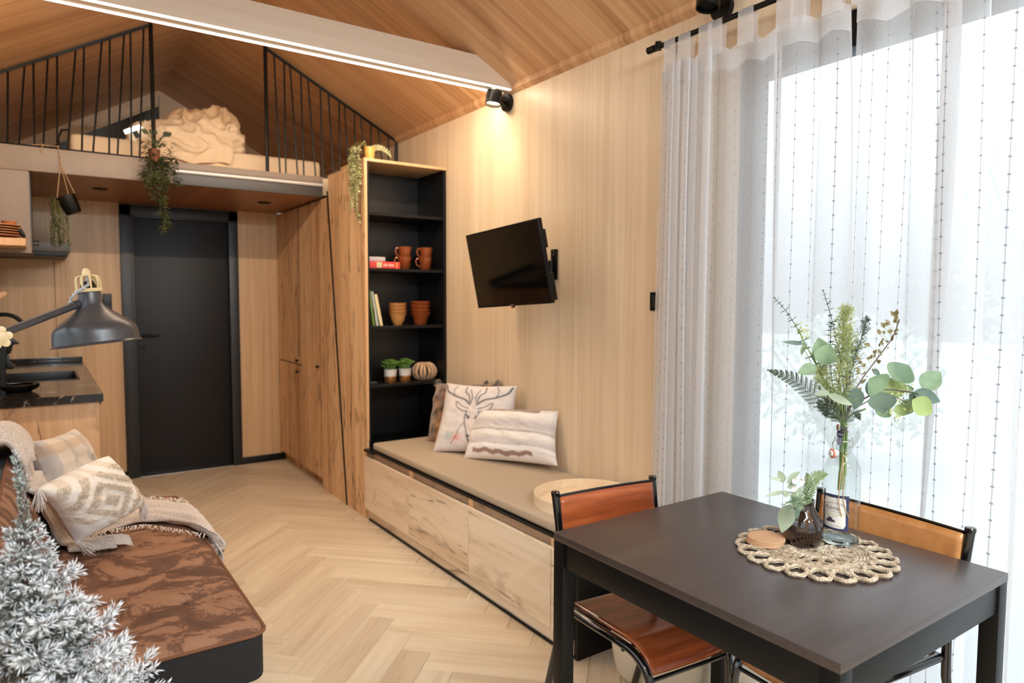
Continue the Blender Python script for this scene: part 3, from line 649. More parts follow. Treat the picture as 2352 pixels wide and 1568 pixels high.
for k in range(5):
    lab = ['lowest', 'second from bottom', 'middle', 'second from top', 'topmost'][k]+' brown stoneware plate of the stack on the oak shelf'
    if pl0 is None:
        t = thing('plate', lab, 'plate', (-.20, 4.635, 1.7125), group='plates stacked on the open shelf')
        o = build(MB().lathe([(0, 0), (.06, 0), (.075, .004), (.118, .015), (.120, .018), (.116, .018), (.072, .008), (0, .006)], 40), 'plate_body', M['wood_plate'], t, local=True)
        build(MB().lathe([(.117, .0165), (.1215, .0165), (.1215, .0195), (.117, .0195), (.117, .0165)], 40), 'rim', plain('raw_clay_rim', srgb(206, 140, 92), .5), t, local=True); pl0 = t
    else: dup(pl0, (-.20+.003*(k % 2), 4.635, 1.7125+.0135*k), label=lab)
cp = thing('copper_bowl', 'small shallow clay dish on top of the plate stack', 'dish', (-.135, 4.62, 1.7125+.0135*4+.02))
build(MB().lathe([(0, 0), (.03, 0), (.036, .022), (.033, .022), (.028, .004), (0, .004)], 28), 'bowl', plain('raw_clay', srgb(190, 116, 74), .5), cp, local=True)
tw = thing('tea_towel_clip', 'small black and cream cloth bundle beside the plates on the shelf', 'cloth', (-.078, 4.60, 1.713))
build(MB().tube([(-.10, 4.58, 1.764), (-.085, 4.585, 1.755), (-.075, 4.585, 1.735), (-.068, 4.585, 1.718)], [.008, .012, .012, .006], 10), 'cloth', M['black_lam'], tw)
# outlet block and wall switch
t = thing('wall_socket', 'double black wall socket beside the left door casing', 'socket', (.403, YB, 1.35))
build(MB().box((.373, YB-.01, 1.272), (.433, YB-.0005, 1.425)), 'frame', M['black_plastic'], t, bevel=.003)
for z in (1.312, 1.386): build(MB().lathe([(.024, .0), (.022, -.006), (.0, -.006)], 24, Matrix.Translation((.403, YB-.011, z)) @ Matrix.Rotation(R(90), 4, 'X')), 'insert', M['door_frame'], t)
t = thing('light_switch', 'black wall switch just left of the curtain', 'switch', (WX, 2.123, 1.39))
build(MB().box((WX-.010, 2.083, 1.348), (WX-.0005, 2.163, 1.43)), 'frame', M['black_plastic'], t, bevel=.003); build(MB().box((WX-.014, 2.096, 1.361), (WX-.0105, 2.150, 1.417)), 'rocker', M['door_frame'], t, bevel=.002)
# ------------------------------------------------------------------ loft railing
rl = thing('loft_railing', 'black steel loft railing with slanting bars under both roof slopes', 'railing', (.66, 4.78, 2.247))
YR = 4.78
def rz(x): return roof_z(x)-.022
for a, c_ in ((-.34, .60), (1.285, 2.225)):
    build(MB().tube([(a, YR, rz(a)), (c_, YR, rz(c_))], .011, 4), 'handrail', M['black_metal'], rl, smooth=False)
for x in (.60, 1.280, 2.225): build(MB().tube([(x, YR, 2.248 if x < 2 else 2.25), (x, YR, rz(x)+.01)], .0125, 8), 'post', M['black_metal'], rl)
build(MB().tube([(-.34, YR, 2.253), (.60, YR, 2.253)], .005, 6), 'foot_rail', M['black_metal'], rl)
bars = [(18, 17), (56.6, 43), (76.5, 79), (110, 99), (131, 131), (174, 155), (193, 188), (234, 213.5), (252, 250.6), (285, 269.7), (299.5, 302), (330, 320.6),
        (629, 643), (652.6, 656.7), (666, 683.5), (690.7, 698), (706.8, 725), (735.5, 742), (754, 767), (779, 780), (791, 802), (814, 816), (828, 846), (852, 851), (868, 884), (892, 892)]
for xt, xb in bars:
    Xb = at(xb, 330 + xb*.104, 1, YR).x; Xt = Xb
    for _ in range(6):                                     # intersect the measured top column with the handrail
        Zt = rz(Xt); d = (Vector((Xt, YR, Zt))-CAM_P); px = 1176+F_PX*d.dot(_R2)/d.dot(_F); Xt += (xt-px)*d.dot(_F)/F_PX/1.0
    build(MB().tube([(Xb, YR, 2.25), (Xt, YR, rz(Xt))], .0055, 6), 'baluster', M['black_metal'], rl)

# ------------------------------------------------------------------ bed in the loft
def softbox(lo, hi, n, amp, seed, r=.05):
    b = MB(); x0, y0, z0 = lo; x1, y1, z1 = hi; bm = bmesh.new()
    b.box(lo, hi); return b
mt = build(MB().box((.17, 4.93, 2.246), (1.70, 6.85, 2.385)), 'mattress', M['bedding'], bevel=.035, segs=4); tag(mt, 'cream mattress lying on the loft floor behind the railing', 'mattress'); rebase(mt, (.93, 5.9, 2.246))
def blob(b, c, r, amp, seed, n=40, sharp=1.6):
    v = []; f = []
    for j in range(n+1):
        th = PI*j/n
        for i in range(2*n):
            ph = PI*i/n; d = Vector((math.sin(th)*math.cos(ph), math.sin(th)*math.sin(ph), math.cos(th)))
            rg = 1-2*abs(nz(d, sharp, seed)); rg2 = 1-2*abs(nz(d, sharp*2.6, seed+4)); k = 1+amp*(rg-.55)+amp*.35*(rg2-.5)
            p = Vector((d.x*r[0], d.y*r[1], d.z*r[2]))*k + Vector(c); p.z = max(p.z, 2.386) if p.y > 4.925 else p.z; v.append(p)
    for j in range(n):
        for i in range(2*n): f.append((j*2*n+i, (j+1)*2*n+i, (j+1)*2*n+(i+1) % (2*n), j*2*n+(i+1) % (2*n)))
    b.add(v, f)
db = MB()
for c_, r_, a_, sd_ in (((.93, 5.20, 2.43), (.25, .26, .22), .42, 1), ((1.03, 5.10, 2.52), (.14, .15, .17), .38, 2), ((.86, 5.12, 2.50), (.14, .16, .16), .35, 6), ((.68, 5.10, 2.43), (.18, .15, .12), .40, 3), ((.84, 5.02, 2.39), (.30, .13, .13), .40, 8), ((1.10, 5.06, 2.47), (.10, .13, .10), .35, 9)):
    blob(db, c_, r_, a_, sd_)
for k in range(0): pass
dv = build(db, 'duvet', M['bedding'], ang=180)
md = dv.modifiers.new('merge', 'REMESH'); md.mode = 'VOXEL'; md.voxel_size = .011; md.use_smooth_shade = True
md = dv.modifiers.new('relax', 'SMOOTH'); md.factor = .5; md.iterations = 2
tag(dv, 'crumpled cream duvet heaped on the loft mattress', 'duvet'); rebase(dv, (.8, 5.3, 2.385))
dr = build(MB().grid(lambda u, v: (lerp(.60, 1.06, u)+.03*math.sin(v*3), 4.935-.020*smoothstep(0, .2, v)-.012*math.sin(u*21)*v, lerp(2.43, 2.285, v)+.012*math.sin(u*9)*v), 60, 20), 'duvet_edge', M['bedding'], dv, ang=180); md = dr.modifiers.new('t', 'SOLIDIFY'); md.thickness = .012
bl = thing('bedside_lamp', 'small black lamp with a bent neck at the left end of the loft mattress', 'lamp', (.12, 4.95, 2.246))
build(MB().lathe([(.035, 0), (.035, .02), (.012, .03), (0, .03)], 20), 'base', M['black_metal'], bl, local=True)
build(MB().tube([(0, 0, .03), (-.01, 0, .10), (.01, 0, .15), (.04, 0, .155)], .006, 8), 'neck', M['black_metal'], bl, local=True)
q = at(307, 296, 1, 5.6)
rg = thing('white_highlight_bar', 'glowing white bar added for a bright highlight before the black loft window', 'lamp', (.50, 4.98, 2.46), e=(0, R(-27), 0))  # made-up glowing bar, stands in for a white highlight at the window
build(MB().box((-.052, -.010, -.012), (.052, .010, .012)), 'glow_bar', emit('white_bar', (.9, .96, 1, 1), 6), rg, local=True, bevel=.004)
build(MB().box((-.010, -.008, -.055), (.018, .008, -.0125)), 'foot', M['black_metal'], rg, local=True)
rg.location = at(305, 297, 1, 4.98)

# ------------------------------------------------------------------ television on a swivel arm
tv = thing('television', 'black flat television tilted down on a wall arm above the bench', 'television', (1.95, 2.9, 1.56))
y_, p_, r_ = R(.2), R(-9.94), R(2.8)
nn = Vector((-math.cos(y_)*math.cos(p_), math.sin(y_)*math.cos(p_), math.sin(p_))); ww = Vector((-math.sin(y_), -math.cos(y_), 0)); uu = ww.cross(nn)
if uu.z < 0: uu = -uu
W2 = ww*math.cos(r_)+uu*math.sin(r_); U2 = uu*math.cos(r_)-ww*math.sin(r_)
tm = Matrix(((W2.x, nn.x, U2.x, 1.95), (W2.y, nn.y, U2.y, 2.9), (W2.z, nn.z, U2.z, 1.56), (0, 0, 0, 1)))   # local x width, y out of screen, z up
if tm.to_3x3().determinant() < 0: pass
hw, hh = .337, .202
build(MB().box((-hw, -.022, -hh), (hw, -.001, hh), tm), 'housing', M['black_plastic'], tv, bevel=.003)
build(MB().box((-hw+.008, -.001, -hh+.012), (hw-.008, .0006, hh-.008), tm), 'screen', M['screen'], tv, smooth=False)
build(MB().box((-.16, -.05, -hh+.01), (hw-.01, -.022, -.06), tm).box((hw-.11, -.062, .06), (hw-.035, -.022, .15), tm), 'rear_bulge', M['black_plastic'], tv, bevel=.004)
build(MB().box((-.018, -.001, -hh+.003), (.018, .0012, -hh+.008), tm), 'brand_strip', plain('dim_silver_print', srgb(120, 112, 108), .4), tv, smooth=False)
build(MB().box((-.012, -.012, -hh-.010), (.012, -.001, -hh), tm), 'sensor', M['black_plastic'], tv, bevel=.002)
build(MB().box((-.002, -.001, -hh-.006), (.002, .0004, -hh-.003), tm), 'power_light', emit('red_led', (1, .05, .03, 1), 3), tv)
br = thing('tv_wall_arm', 'black wall bracket with a swivel arm behind the television', 'bracket', (WX, 2.86, 1.58))
build(MB().box((WX-.010, 2.835, 1.50), (WX-.0005, 2.885, 1.66)), 'wall_plate', M['black_metal'], br, bevel=.003)
build(MB().tube([(WX-.03, 2.858, 1.60), (WX-.03, 2.858, 1.535)], .012, 12), 'hinge_pin', M['black_metal'], br)
build(MB().box((WX-.034, 2.85, 1.548), (WX-.011, 2.867, 1.59)), 'hinge_bracket', M['black_metal'], br, bevel=.002)
for z in (1.515, 1.632, 1.648): build(MB().lathe([(.0045, 0), (.0045, .003), (0, .004)], 12, Matrix.Translation((WX-.0105, 2.86, z)) @ Matrix.Rotation(R(-90), 4, 'Y')), 'screw', M['chrome'], br)
build(MB().tube([(WX-.03, 2.858, 1.57), (2.10, 2.96, 1.57), (2.02, 2.9, 1.565)], .014, 8), 'arm', M['black_metal'], br)
build(MB().box((-.06, -.058, -.06), (.06, -.051, .06), tm), 'mount_plate', M['black_metal'], br, bevel=.002)

# ------------------------------------------------------------------ pillows (soft quads with a printed face)
def pillow(name, label, cnr, T, mat, paint=None, n=44, parent=None, pinch=.07, wr=.006, seed=0, cat='cushion', group=None, wshape=.5):
    c4 = [Vector(p) for p in cnr]          # bottom-left, bottom-right, top-right, top-left seen from the front
    nr = (c4[1]-c4[0]).cross(c4[3]-c4[0]).normalized(); b = MB()
    if nr.dot(CAM_P-c4[0]) < 0: nr = -nr
    ctr = (c4[0]+c4[1]+c4[2]+c4[3])/4
    def P(u, v, sgn):
        a, c_ = 2*u-1, 2*v-1
        u2 = .5+.5*a*(1-pinch*(1-c_*c_)); v2 = .5+.5*c_*(1-pinch*(1-a*a))
        p = lerp(lerp(c4[0], c4[1], u2), lerp(c4[3], c4[2], u2), v2)
        h = max(0, (1-a**4)*(1-c_**4))**wshape; 
        k = wr*(nz((u*4, v*4, sgn+seed), 1.4)*1.6 + .6*nz((u*4, v*4, sgn+seed), 3.5))*h
        return p + nr*sgn*(T*.5*h + k)
    for sgn in (1, -1):
        k0 = len(b.v)
        for j in range(n+1):
            for i in range(n+1):
                u, v = i/n, j/n; b.v.append(tuple(P(u, v, sgn)))
                if paint: b.c.append(paint(u, v, sgn))
        for j in range(n):
            for i in range(n):
                q = (k0+j*(n+1)+i, k0+j*(n+1)+i+1, k0+(j+1)*(n+1)+i+1, k0+(j+1)*(n+1)+i); b.f.append(q if sgn > 0 else q[::-1])
    base = ctr.copy(); base.z = min(p.z for p in c4)
    if parent is None:
        o = thing(name, label, cat, base, group=group)
        body = build(b, 'cover', mat, o, ang=180); return o, body, P, nr
    return None, build(b, name, mat, parent, ang=180), P, nr
L3 = lambda *c: lin(c)[:3]
def mixc(a, b, t): t = max(0, min(1, t)); return tuple(x+(y-x)*t for x, y in zip(a, b))
def seg(p, a, b):
    ax, ay = a; bx, by = b; dx, dy = bx-ax, by-ay; t = max(0, min(1, ((p[0]-ax)*dx+(p[1]-ay)*dy)/(dx*dx+dy*dy+1e-9)))
    return math.hypot(p[0]-ax-dx*t, p[1]-ay-dy*t), t
# stag sketch cushion
ANT = []
def curve2(pts, w): 
    q = [tuple(p)[:2] for p in spline([(x, y, 0) for x, y in pts], 5)]; ANT.append((q, w))
for sx in (1, -1):
    X = lambda x: .5+sx*(x-.5)
    curve2([(X(.45), .66), (X(.36), .74), (X(.20), .79), (X(.07), .86), (X(.03), .96)], .014); curve2([(X(.445), .70), (X(.42), .80), (X(.36), .86), (X(.36), .95)], .010)
    curve2([(X(.46), .68), (X(.475), .78), (X(.43), .90)], .008); curve2([(X(.20), .79), (X(.18), .88), (X(.22), .96)], .007)
    curve2([(X(.43), .60), (X(.33), .64), (X(.24), .70), (X(.26), .62), (X(.36), .56), (X(.42), .56)], .008)
    curve2([(X(.42), .56), (X(.395), .46), (X(.41), .36), (X(.44), .26), (X(.46), .16)], .008); curve2([(X(.41), .50), (X(.44), .485), (X(.46), .46), (X(.43), .46)], .012)
    curve2([(X(.46), .16), (X(.48), .12), (X(.5), .115)], .012); curve2([(X(.455), .20), (X(.475), .185)], .016); curve2([(X(.40), .40), (X(.34), .30), (X(.30), .18), (X(.24), .08)], .005)
def stag(u, v, s):
    base = L3(222, 214, 210)
    if s < 0: return base
    c = base; d = 1e9
    c = mixc(c, L3(232, 120, 100), .7*math.exp(-((u-.30)**2+(v-.17)**2)/.003)); c = mixc(c, L3(150, 186, 180), .6*math.exp(-((u-.20)**2+(v-.20)**2)/.004)); c = mixc(c, L3(214, 180, 160), .35*math.exp(-((u-.5)**2/.006+(v-.3)**2/.05)))
    for q, w in ANT:
        if u < min(p[0] for p in q)-.05 or u > max(p[0] for p in q)+.05: continue
        for i in range(len(q)-1):
            e, t = seg((u, v), q[i], q[i+1]); k = max(0, 1-e/w)
            if k > 0: c = mixc(c, L3(52, 54, 62), min(1, k*1.5)*.95)
            elif e < w*3: c = mixc(c, L3(150, 144, 146), (1-e/(w*3))*.08)
    return c
furp = vcol('brown_fur', .95, .9, 90, .5)
def fur(u, v, s):
    k = nz((u*6, v*6, 2), 1.2); j = nz((u*30, v*14, 5)); return mixc(mixc(L3(62, 44, 36), L3(178, 136, 100), .5+.9*k+.3*j), L3(30, 22, 20), .35*(j < -.2))
o, fb, PF, fn = pillow('fur_cushion', 'shaggy brown fur cushion behind the stag cushion in the bench corner', [at(982, 1018, 1, 3.84), (2.20, 3.50, .52), at(1150, 882, 0, 2.21), at(1003, 880, 1, 3.93)], .15, furp, fur, wr=.02, pinch=.02)
for k, (u, v) in enumerate(((0.0, 0.0), (.80, 1.0), (.95, 1.0), (0.02, 1.0))):
    p = PF(u, v, 1); b = MB()
    for i in range(140):
        d = Vector(rng.normal(size=3)).normalized(); b.leaf(p, d, (0, 0, 1), .034, .006, .3, nseg=2, col=L3(40, 30, 26) if i % 2 else L3(190, 168, 148))
    build(b, 'pompom', furp, o)
_, _, PS, _ = pillow('stag_cushion', 'white cushion printed with a grey stag head, leaning on the bench corner', [at(994, 1037, 1, 3.545), (2.165, 3.12, .51), at(1187, 886, 0, 2.175), at(1027, 879, 1, 3.66)], .13, vcol('stag_print_cotton', .85, .15, 500), stag, n=110, seed=3)
def stripes(u, v, s):
    n = .03*nz((u*3, v, 4)) + .015*nz((u*9, v*2, 1)); w = v+n; c = mixc(L3(204, 196, 194), L3(242, 236, 228), .5+.5*math.sin(w*16+.6))
    if abs(w-.52) < .035: c = mixc(c, L3(176, 168, 162), 1-abs(w-.52)/.035)
    if abs(w-.10) < .05 and .12 < u < .80: c = L3(154, 124, 110) if abs(w-.10+.012*math.sin(u*40)) < .036 else c
    if w > .90 and .22 < u < .85: c = L3(160, 134, 122)
    if .16 < w < .24 or w < .05: c = L3(242, 236, 232)
    return c
pillow('striped_cushion', 'rectangular plush cushion striped white, grey and brown at the front of the bench', [at(1066, 1052, 1, 3.30), at(1281, 1070, 0, 2.17), at(1283, 944, 0, 2.215), at(1088, 932, 1, 3.42)], .13, vcol('striped_plush', .95, .5, 260, .4), stripes, n=80, seed=7)

# tray on the bench
ty = thing('birch_tray', 'round pale birch tray on the beige bench pad', 'tray', (1.962, 2.262, .4985))
build(MB().lathe([(0, 0), (.232, 0), (.232, .006), (0, .006)], 72), 'base', M['birch'], ty, local=True)
build(MB().lathe([(.232, 0), (.236, 0), (.236, .046), (.232, .046), (.232, 0)], 72), 'rim', M['birch'], ty, local=True)

# ------------------------------------------------------------------ things on the shelves
YS = 4.15
def mug(name, label, x, z, lean=0, flip=False, g='amber mugs stacked on the third shelf board'):
    t = thing(name, label, 'mug', (x, YS, z), group=g)
    return t
mug0 = thing('mug', 'amber glazed mug, lower of the left stacked pair on the bookcase', 'mug', (1.985, YS, 1.588), group='amber glazed mugs')
build(MB().lathe([(0, 0), (.030, 0), (.034, .004), (.046, .078), (.049, .086), (.046, .086), (.042, .078), (.031, .008), (0, .006)], 36), 'body', M['amber'], mug0, local=True)
build(MB().tube([(-.044, -.002, .074), (-.062, -.004, .076), (-.072, -.004, .060), (-.066, -.004, .036), (-.048, -.002, .024), (-.034, 0, .022)], .0055, 8), 'handle', M['amber'], mug0, local=True)
dup(mug0, (1.988, YS, 1.588+.064), R(4), 'amber glazed mug, upper of the left stacked pair on the bookcase')
dup(mug0, (2.140, YS, 1.588), R(-3), 'amber glazed mug, lower of the right stacked pair on the bookcase')
dup(mug0, (2.143, YS, 1.588+.064), R(5), 'amber glazed mug, upper of the right stacked pair on the bookcase')
names = ['bottom', 'second', 'third', 'top']
bw = None
for k in range(4):
    lab = names[k]+' ochre bowl of the left bowl stack on the bookcase'
    if not bw:
        bw = thing('small_bowl', lab, 'bowl', (1.935, YS, 1.222), group='ochre bowls'); o = build(MB().lathe([(0, 0), (.026, 0), (.028, .006), (.043, .032), (.0475, .056), (.0595, .080), (.0565, .081), (.045, .057), (.040, .034), (.022, .010), (0, .008)], 40), 'bowl', M['ochre'], bw, local=True)
        build(MB().lathe([(.056, .0795), (.0605, .0795), (.0595, .0830), (.056, .0795)], 40), 'rim', M['amber'], bw, local=True)
    else: dup(bw, (1.935, YS, 1.222+.0215*k), label=lab)
bw = None
for k in range(4):
    lab = names[k]+' reddish brown bowl of the right bowl stack on the bookcase'
    if not bw:
        bw = thing('small_bowl', lab, 'bowl', (2.10, YS, 1.222), group='reddish brown bowls'); build(MB().lathe([(0, 0), (.040, 0), (.042, .004), (.053, .050), (.0705, .078), (.067, .081), (.051, .053), (.038, .008), (0, .006)], 40), 'bowl', M['amber'], bw, local=True)
    else: dup(bw, (2.10, YS, 1.222+.0255*k), label=lab)
bks = [('thin beige book upright at the left end of the shelf row', 1.7005, 1.703, .245, .009, (206, 186, 160)), ('green-spined book leaning second from left in the shelf row', 1.749, 1.716, .238, .013, (112, 142, 66)), ('thin dark green book leaning third from left in the shelf row', 1.757, 1.7305, .225, .005, (40, 74, 50)),
       ('pale grey book leaning fourth from left in the shelf row', 1.773, 1.737, .222, .016, (196, 196, 190)), ('thin teal book leaning between the grey and the cream book', 1.779, 1.745, .212, .006, (60, 120, 112)), ('cream and yellow book leaning at the right end of the shelf row', 1.804, 1.764, .205, .021, (228, 206, 160))]
for lab, xb, xt, h, th, col in bks:
    a = math.atan2(xb-xt, h); t = thing('book', lab, 'book', (xb, 4.09, 1.222+.001), e=(0, -a, 0), group='books on the second shelf board from below')
    build(MB().box((-th, 0, 0), (0, .17, h)), 'cover', plain('book_cover', srgb(*col), .6, var=.15, bscale=60), t, local=True, bevel=.0012, segs=1)
    build(MB().box((-th+.0015, .004, -.0004), (-.0015, .166, h+.0004)), 'pages', M['paper'], t, local=True, smooth=False)
t = thing('game_box', 'flat red game box under the white tin on the bookcase', 'box', (1.81, 4.16, 1.588), group=None)
build(MB().box((-.106, -.09, 0), (.106, .09, .044)), 'carton', plain('red_card', srgb(206, 62, 58), .5), t, local=True, bevel=.0015)
build(MB().box((-.055, -.0912, .006), (-.02, -.0902, .040)), 'picture', plain('box_picture', srgb(190, 190, 150), .6, var=.5, bscale=90), t, local=True, smooth=False)
build(MB().box((-.010, -.0912, .014), (.020, -.0902, .030)).box((.026, -.0912, .014), (.064, -.0902, .030)), 'faded_title', plain('faded_title', srgb(236, 160, 150), .6), t, local=True, smooth=False)
build(MB().box((.078, -.0912, .003), (.088, -.0902, .041)), 'stripe', plain('orange_stripe', srgb(236, 150, 80), .6), t, local=True, smooth=False)
t = thing('white_tin', 'small white tin lying on the red game box', 'tin', (1.767, 4.15, 1.6325))
build(MB().box((-.057, -.06, 0), (.057, .06, .030)), 'tin', plain('white_tin_paint', srgb(186, 182, 184), .45), t, local=True, bevel=.006, segs=3)
def succulent(name, label, x):
    t = thing(name, label, 'potted plant', (x, YS, .847), group='small potted succulents')
    build(MB().lathe([(0, 0), (.036, 0), (.038, .003), (.040, .040)], 32), 'gold_base', M['gold'], t, local=True)
    build(MB().lathe([(.040, .040), (.0435, .086), (.040, .086), (.038, .07), (0, .07)], 32), 'pot', M['white_cer'], t, local=True)
    b = MB()
    for k in range(26):
        a = k*2.4; r = .008+.0085*math.sqrt(k); cx, cy, cz = r*math.cos(a), r*math.sin(a), .096+.040*(1-(r/.055)**2)+rng.uniform(-.008, .016)
        for j in range(7):
            d = (math.cos(j*.9+k), math.sin(j*.9+k), .8); b.leaf((cx, cy, cz), d, (0, 0, 1), .026, .015, .2, nseg=3)
        b.tube([(cx*.3, cy*.3, .07), (cx, cy, cz)], .0015, 4)
    build(b, 'foliage', M['succ'], t, local=True); return t
s1 = succulent('potted_succulent', 'left small leafy plant in a white and gold pot on the lowest board', 1.878)
dup(s1, (1.983, YS, .847), R(50), 'small leafy plant in a white and gold pot, beside the wooden ball')
t = thing('driftwood_ball', 'round ornament of sliced pale driftwood on the lowest bookcase board', 'ornament', (2.128, YS, .847))
for k in range(16):
    a = 2*PI*k/16+rng.uniform(-.06, .06); b = MB(); pts = []
    for i in range(9): th = PI*i/8; pts.append((.012+.068*math.sin(th)*(1+.05*rng.normal()), 0, .058+.056*math.cos(th)))
    m = Matrix.Rotation(a, 4, 'Z'); b.tube([m @ Vector(p) for p in pts], [.004]+[.0085+.003*rng.random() for _ in range(7)]+[.004], 6)
    build(b, 'slice', wood('driftwood', srgb(214, 188, 158), srgb(190, 158, 126), srgb(130, 98, 72), 2, 30, 8, .8) if k == 0 else t.children[0].data.materials[0], t, local=True)
t = thing('remote_control', 'small dark remote lying at the left end of the lowest board', 'remote', (1.735, 4.13, .847))
build(MB().box((-.035, -.02, 0), (.035, .02, .014)), 'body', plain('grey_plastic', srgb(70, 68, 66), .4), t, local=True, bevel=.005)
# ------------------------------------------------------------------ trailing plants
def strands(b, starts, n_leaf, L, W_, drop, spread, seed, tmul=1.0, droop=.3, stem_b=None, swirl=.02):
    r = np.random.default_rng(seed)
    for (sx, sy, sz, ln) in starts:
        a0 = r.uniform(0, 6.28); pts = []
        for i in range(12):
            t = i/11; pts.append((sx+spread*math.sin(a0+t*2.2)*t+swirl*math.sin(t*9+a0)*.4, sy-abs(spread)*.25*t+swirl*math.cos(t*7+a0)*.4, sz-ln*t))
        (stem_b or b).tube(pts, .0014, 4)
        m = int(n_leaf*ln)
        for k in range(m):
            t = (k+.5)/m; i = min(10, int(t*11)); p = lerp(Vector(pts[i]), Vector(pts[i+1]), t*11-i)
            a = k*2.3+r.uniform(-.5, .5); d = Vector((math.cos(a), math.sin(a), -droop+r.uniform(-.4, .4)))
            b.leaf(p, d, (math.sin(a), -math.cos(a)*.3, 1), L*r.uniform(.7, 1.25), W_*r.uniform(.8, 1.2), .2, nseg=3)
# 1: dark plant hung on the left gate post of the loft railing
p1 = thing('trailing_plant', 'dark leafy trailing plant hanging from the loft railing post over the black door', 'plant', (.60, 4.70, 2.25))
build(MB().lathe([(.0, -.04), (.026, -.04), (.034, .035), (.030, .035), (.027, 0), (0, 0)], 24, Matrix.Translation((.59, 4.705, 2.26))), 'pot', M['terracotta'], p1)
b = MB(); r = np.random.default_rng(3)
for k in range(150):
    a = r.uniform(0, 6.28); q = r.uniform(0, 1)**.5; p = Vector((.61+.085*q*math.cos(a), 4.69+.05*q*math.sin(a), r.uniform(2.10, 2.345)))
    b.leaf(p, (math.cos(a), math.sin(a)*.6-.2, r.uniform(-.6, .9)), (0, -.3, 1), r.uniform(.03, .05), r.uniform(.014, .022), .25, nseg=3)
for k in range(9): 
    a = r.uniform(-.8, .8); b.tube([(.60, 4.70, 2.30), (.60+.04*a, 4.69, 2.36), (.60+.08*a, 4.68, 2.375+.02*r.random())], .002, 4)
    b.leaf((.60+.08*a, 4.68, 2.375), (a, -.1, 1), (0, -1, 0), .04, .02, .2, nseg=3)
strands(b, [(.56+.022*k, 4.68+.006*(k % 3), 2.26, l) for k, l in enumerate((.26, .36, .40, .48, .44, .22, .18))] + [(.53, 4.68, 2.17, .16)], 125, .034, .017, 1, .03, 5)
build(b, 'foliage', M['ivy'], p1)['kind'] = 'stuff'
# 2: hanging black pot on twine from the fascia
p2 = thing('hanging_planter', 'tilted black pot on twine with olive strands, hanging from the loft edge', 'planter', (.14, 4.70, 1.88))
pm = Matrix.Translation((.150, 4.70, 1.925)) @ Matrix.Rotation(R(-22), 4, 'Y')
build(MB().lathe([(0, -.05), (.036, -.05), (.042, -.04), (.050, .055), (.046, .055), (.040, -.03), (0, -.03)], 32, pm), 'pot', M['black_metal'], p2)
kn = Vector((.112, 4.745, 2.16)); tp_ = Vector((.105, 4.755, 2.262)); b = MB()
for a in (2.9, 1.2, -.2): b.tube([tp_, kn, pm @ Vector((.048*math.cos(a), .048*math.sin(a), .05))], .0022, 6)
for z in (2.262, 2.20, 2.165): b.lathe([(0, -.006), (.007, 0), (0, .006)], 8, Matrix.Translation(lerp(tp_, kn, (2.262-z)/.1)))
b.tube([(tp_.x, 4.757, 2.258), (.04, 4.757, 2.262), (-.02, 4.757, 2.255)], .0022, 6); b.tube([(.035, 4.757, 2.262), (.02, 4.752, 2.235), (.03, 4.75, 2.215)], .002, 6); b.lathe([(0, -.010), (.010, 0), (0, .010)], 8, Matrix.Translation((.03, 4.753, 2.258)))
build(b, 'twine', M['twine'], p2)
b = MB(); strands(b, [(.062, 4.68, 1.975, .28), (.075, 4.67, 1.975, .30), (.086, 4.70, 1.96, .27), (.098, 4.68, 1.95, .24), (.115, 4.70, 1.90, .20), (.135, 4.70, 1.87, .17), (.07, 4.71, 1.97, .2), (.10, 4.71, 1.95, .26)], 300, .014, .009, 1, .005, 6, swirl=.007)
build(b, 'strands', M['string'], p2)['kind'] = 'stuff'
# 3: pale trailing plant on top of the bookcase
p3 = thing('potted_trailer', 'pale trailing plant in a yellow pot on top of the bookcase corner', 'plant', (1.735, 4.12, WT+.019))
build(MB().lathe([(0, 0), (.027, 0), (.036, .085), (.032, .085), (.026, .01), (0, .01)], 28), 'pot', plain('yellow_glaze', srgb(222, 172, 92), .35), p3, local=True)
b = MB(); r = np.random.default_rng(9)
for k in range(60):
    a = r.uniform(2.0, 4.3); q = r.uniform(.2, 1); p = Vector((1.70+.07*q*math.cos(a), 4.10+.05*math.sin(a)*q, WT+.10+.03*r.random()*(1-q*.6)))
    b.leaf(p, (math.cos(a), math.sin(a), .2), (0, 0, 1), .022, .014, .3, nseg=3)
for s_ in range(7):
    y = 4.06+.018*s_; x = 1.632-.01*(s_ % 3); ln = (.30, .46, .38, .42, .30, .24, .18)[s_]; pts = [(1.72, 4.12, WT+.10), (1.68, y, WT+.125), (1.645, y, WT+.09)]
    b.tube(pts, .0015, 4); strands(b, [(x, y-.01, WT+.09, ln)], 210, .022, .015, 1, .012, 20+s_)
for k in range(16):
    t = k/15; p = Vector((1.75+.115*t, 4.11, WT+.10+.02*math.sin(t*3)-.03*t)); b.leaf(p, (.5, -.2, .9*(-1)**k+.3), (0, -1, 0), .024, .014, .2, nseg=3); b.leaf(p, (.6, .3, .6*(-1)**(k+1)), (0, -1, 0), .022, .013, .2, nseg=3)
b.tube([(1.74, 4.12, WT+.08), (1.78, 4.11, WT+.115), (1.865, 4.11, WT+.07)], .0015, 4)
build(b, 'foliage', M['pale_trail'], p3)['kind'] = 'stuff'

